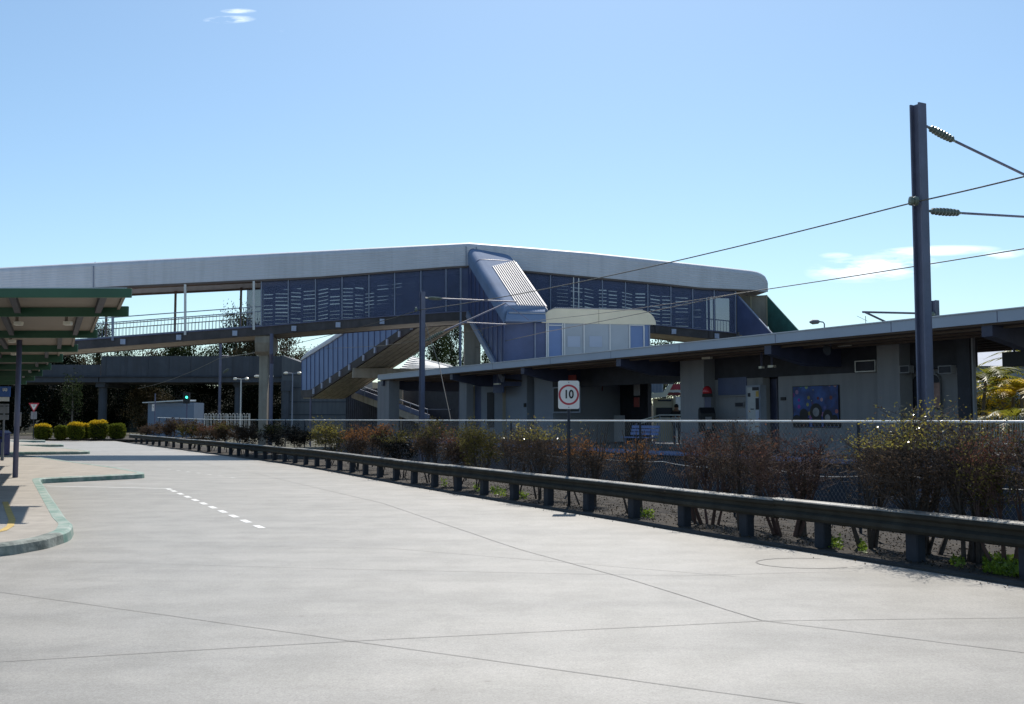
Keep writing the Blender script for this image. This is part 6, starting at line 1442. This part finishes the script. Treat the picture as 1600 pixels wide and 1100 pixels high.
# ------------------------------------------------------------------ person standing at the kiosk
def person(label, x, y, rz, h=1.72):
    t_ = thing('person', label, 'person', (x, y, 0.67), rz); s = h/1.72
    J = {'pel': (0, 0, .95), 'wst': (0, .01, 1.10), 'chs': (0, .02, 1.32), 'nck': (0, .01, 1.47), 'hd': (0, -.01, 1.58), 'crn': (0, 0, 1.70),
         'hl': (-.09, 0, .90), 'kl': (-.10, -.03, .49), 'al': (-.10, .01, .09), 'tl': (-.11, -.14, .03), 'hr': (.09, 0, .90), 'kr': (.10, -.02, .49), 'ar': (.10, .02, .09), 'tr': (.12, -.13, .03),
         'sl': (-.18, .01, 1.41), 'el': (-.24, .03, 1.14), 'wl': (-.22, -.08, .91), 'sr': (.18, .01, 1.41), 'er': (.25, .02, 1.14), 'wr': (.22, -.09, .92)}
    rad = {'pel': .135, 'wst': .125, 'chs': .15, 'nck': .055, 'hd': .082, 'crn': .070, 'hl': .09, 'kl': .06, 'al': .04, 'tl': .03, 'hr': .09, 'kr': .06, 'ar': .04, 'tr': .03, 'sl': .06, 'el': .042, 'wl': .027, 'sr': .06, 'er': .042, 'wr': .027}
    E = [('pel', 'wst'), ('wst', 'chs'), ('chs', 'nck'), ('nck', 'hd'), ('hd', 'crn'), ('pel', 'hl'), ('hl', 'kl'), ('kl', 'al'), ('al', 'tl'), ('pel', 'hr'), ('hr', 'kr'), ('kr', 'ar'), ('ar', 'tr'), ('chs', 'sl'), ('sl', 'el'), ('el', 'wl'), ('chs', 'sr'), ('sr', 'er'), ('er', 'wr')]
    for sd, wj in ((-1, 'wl'), (1, 'wr')):
        w_ = Vector(J[wj]); J['p'+wj] = tuple(w_+Vector((0, -.03, -.07))); rad['p'+wj] = .026; E.append((wj, 'p'+wj))
        for k in range(5):
            L_ = (.05, .075, .082, .078, .06)[k]; o = Vector(((k-2)*.016 if k else -sd*.03, -.035, -.08 if k else -.04)); a = w_+o; b = a+Vector((-sd*.01 if k == 0 else 0, -.01, -L_*.5)); c = b+Vector((0, .012, -L_*.5))
            for nm, q, r in (('a', a, .0095), ('b', b, .009), ('c', c, .0075)): J['f%s%d%s' % (wj, k, nm)] = tuple(q); rad['f%s%d%s' % (wj, k, nm)] = r
            E += [('p'+wj, 'f%s%da' % (wj, k)), ('f%s%da' % (wj, k), 'f%s%db' % (wj, k)), ('f%s%db' % (wj, k), 'f%s%dc' % (wj, k))]
    names = list(J); me = bpy.data.meshes.new('body'); me.from_pydata([tuple(c*s for c in J[n]) for n in names], [(names.index(a), names.index(b)) for a, b in E], []); me.materials.append(M['skin'])
    o = bpy.data.objects.new('body', me); SC.collection.objects.link(o); o.parent = t_; sk = o.modifiers.new('skin', 'SKIN')
    for n_, v in zip(names, me.skin_vertices[0].data): v.radius = (rad[n_]*s,)*2; v.use_root = (n_ == 'pel')
    su = o.modifiers.new('sub', 'SUBSURF'); su.levels = 1; su.render_levels = 2
    def garment(name, keys, grow, mt):
        ks = [k for k in keys]; me2 = bpy.data.meshes.new(name); es = [(ks.index(a), ks.index(b)) for a, b in E if a in ks and b in ks]; me2.from_pydata([tuple(c*s for c in J[n]) for n in ks], es, []); me2.materials.append(M[mt])
        g_ = bpy.data.objects.new(name, me2); SC.collection.objects.link(g_); g_.parent = t_; g_.modifiers.new('skin', 'SKIN')
        for n_, v in zip(ks, me2.skin_vertices[0].data): v.radius = ((rad[n_]+grow)*s,)*2; v.use_root = (n_ == ks[0])
        q = g_.modifiers.new('sub', 'SUBSURF'); q.levels = 1; q.render_levels = 2
    garment('shirt', ['wst', 'chs', 'sl', 'el', 'sr', 'er'], .016, 'cloth'); garment('trousers', ['pel', 'hl', 'kl', 'al', 'hr', 'kr', 'ar'], .014, 'cloth')
    m_ = MB(); m_.lathe((0, .012, 1.60*s), [(.092, 0), (.098, .05), (.085, .10), (.05, .135), (.01, .145)], 14); m_.build('hair', M['hair'], t_, smooth=True)
    m_ = MB(); m_.lathe((0, -.088, 1.585*s), [(.014, 0), (.010, .02), (.003, .03)], 6, (0, -1, 0)); m_.build('nose', M['skin'], t_); m_ = MB()
    for sx in (-1, 1): m_.lathe((sx*.032, -.078, 1.61*s), [(.010, 0), (.006, .008)], 6, (0, -1, 0))
    m_.build('eyes', M['hair'], t_); m_ = MB(); m_.box((0, -.082, 1.545*s), (.045, .008, .010)); m_.build('mouth', M['darkred'], t_); m_ = MB()
    for sx in (-1, 1): m_.lathe((sx*.078, .0, 1.59*s), [(.012, 0), (.022, .01), (.012, .018)], 6, (sx, 0, 0))
    m_.build('ears', M['skin'], t_); return t_
pp_ = PLq(1057, 640, 6.2); person('person in dark clothes standing behind the platform handrail', pp_.x, pp_.y, R(150), 1.70)
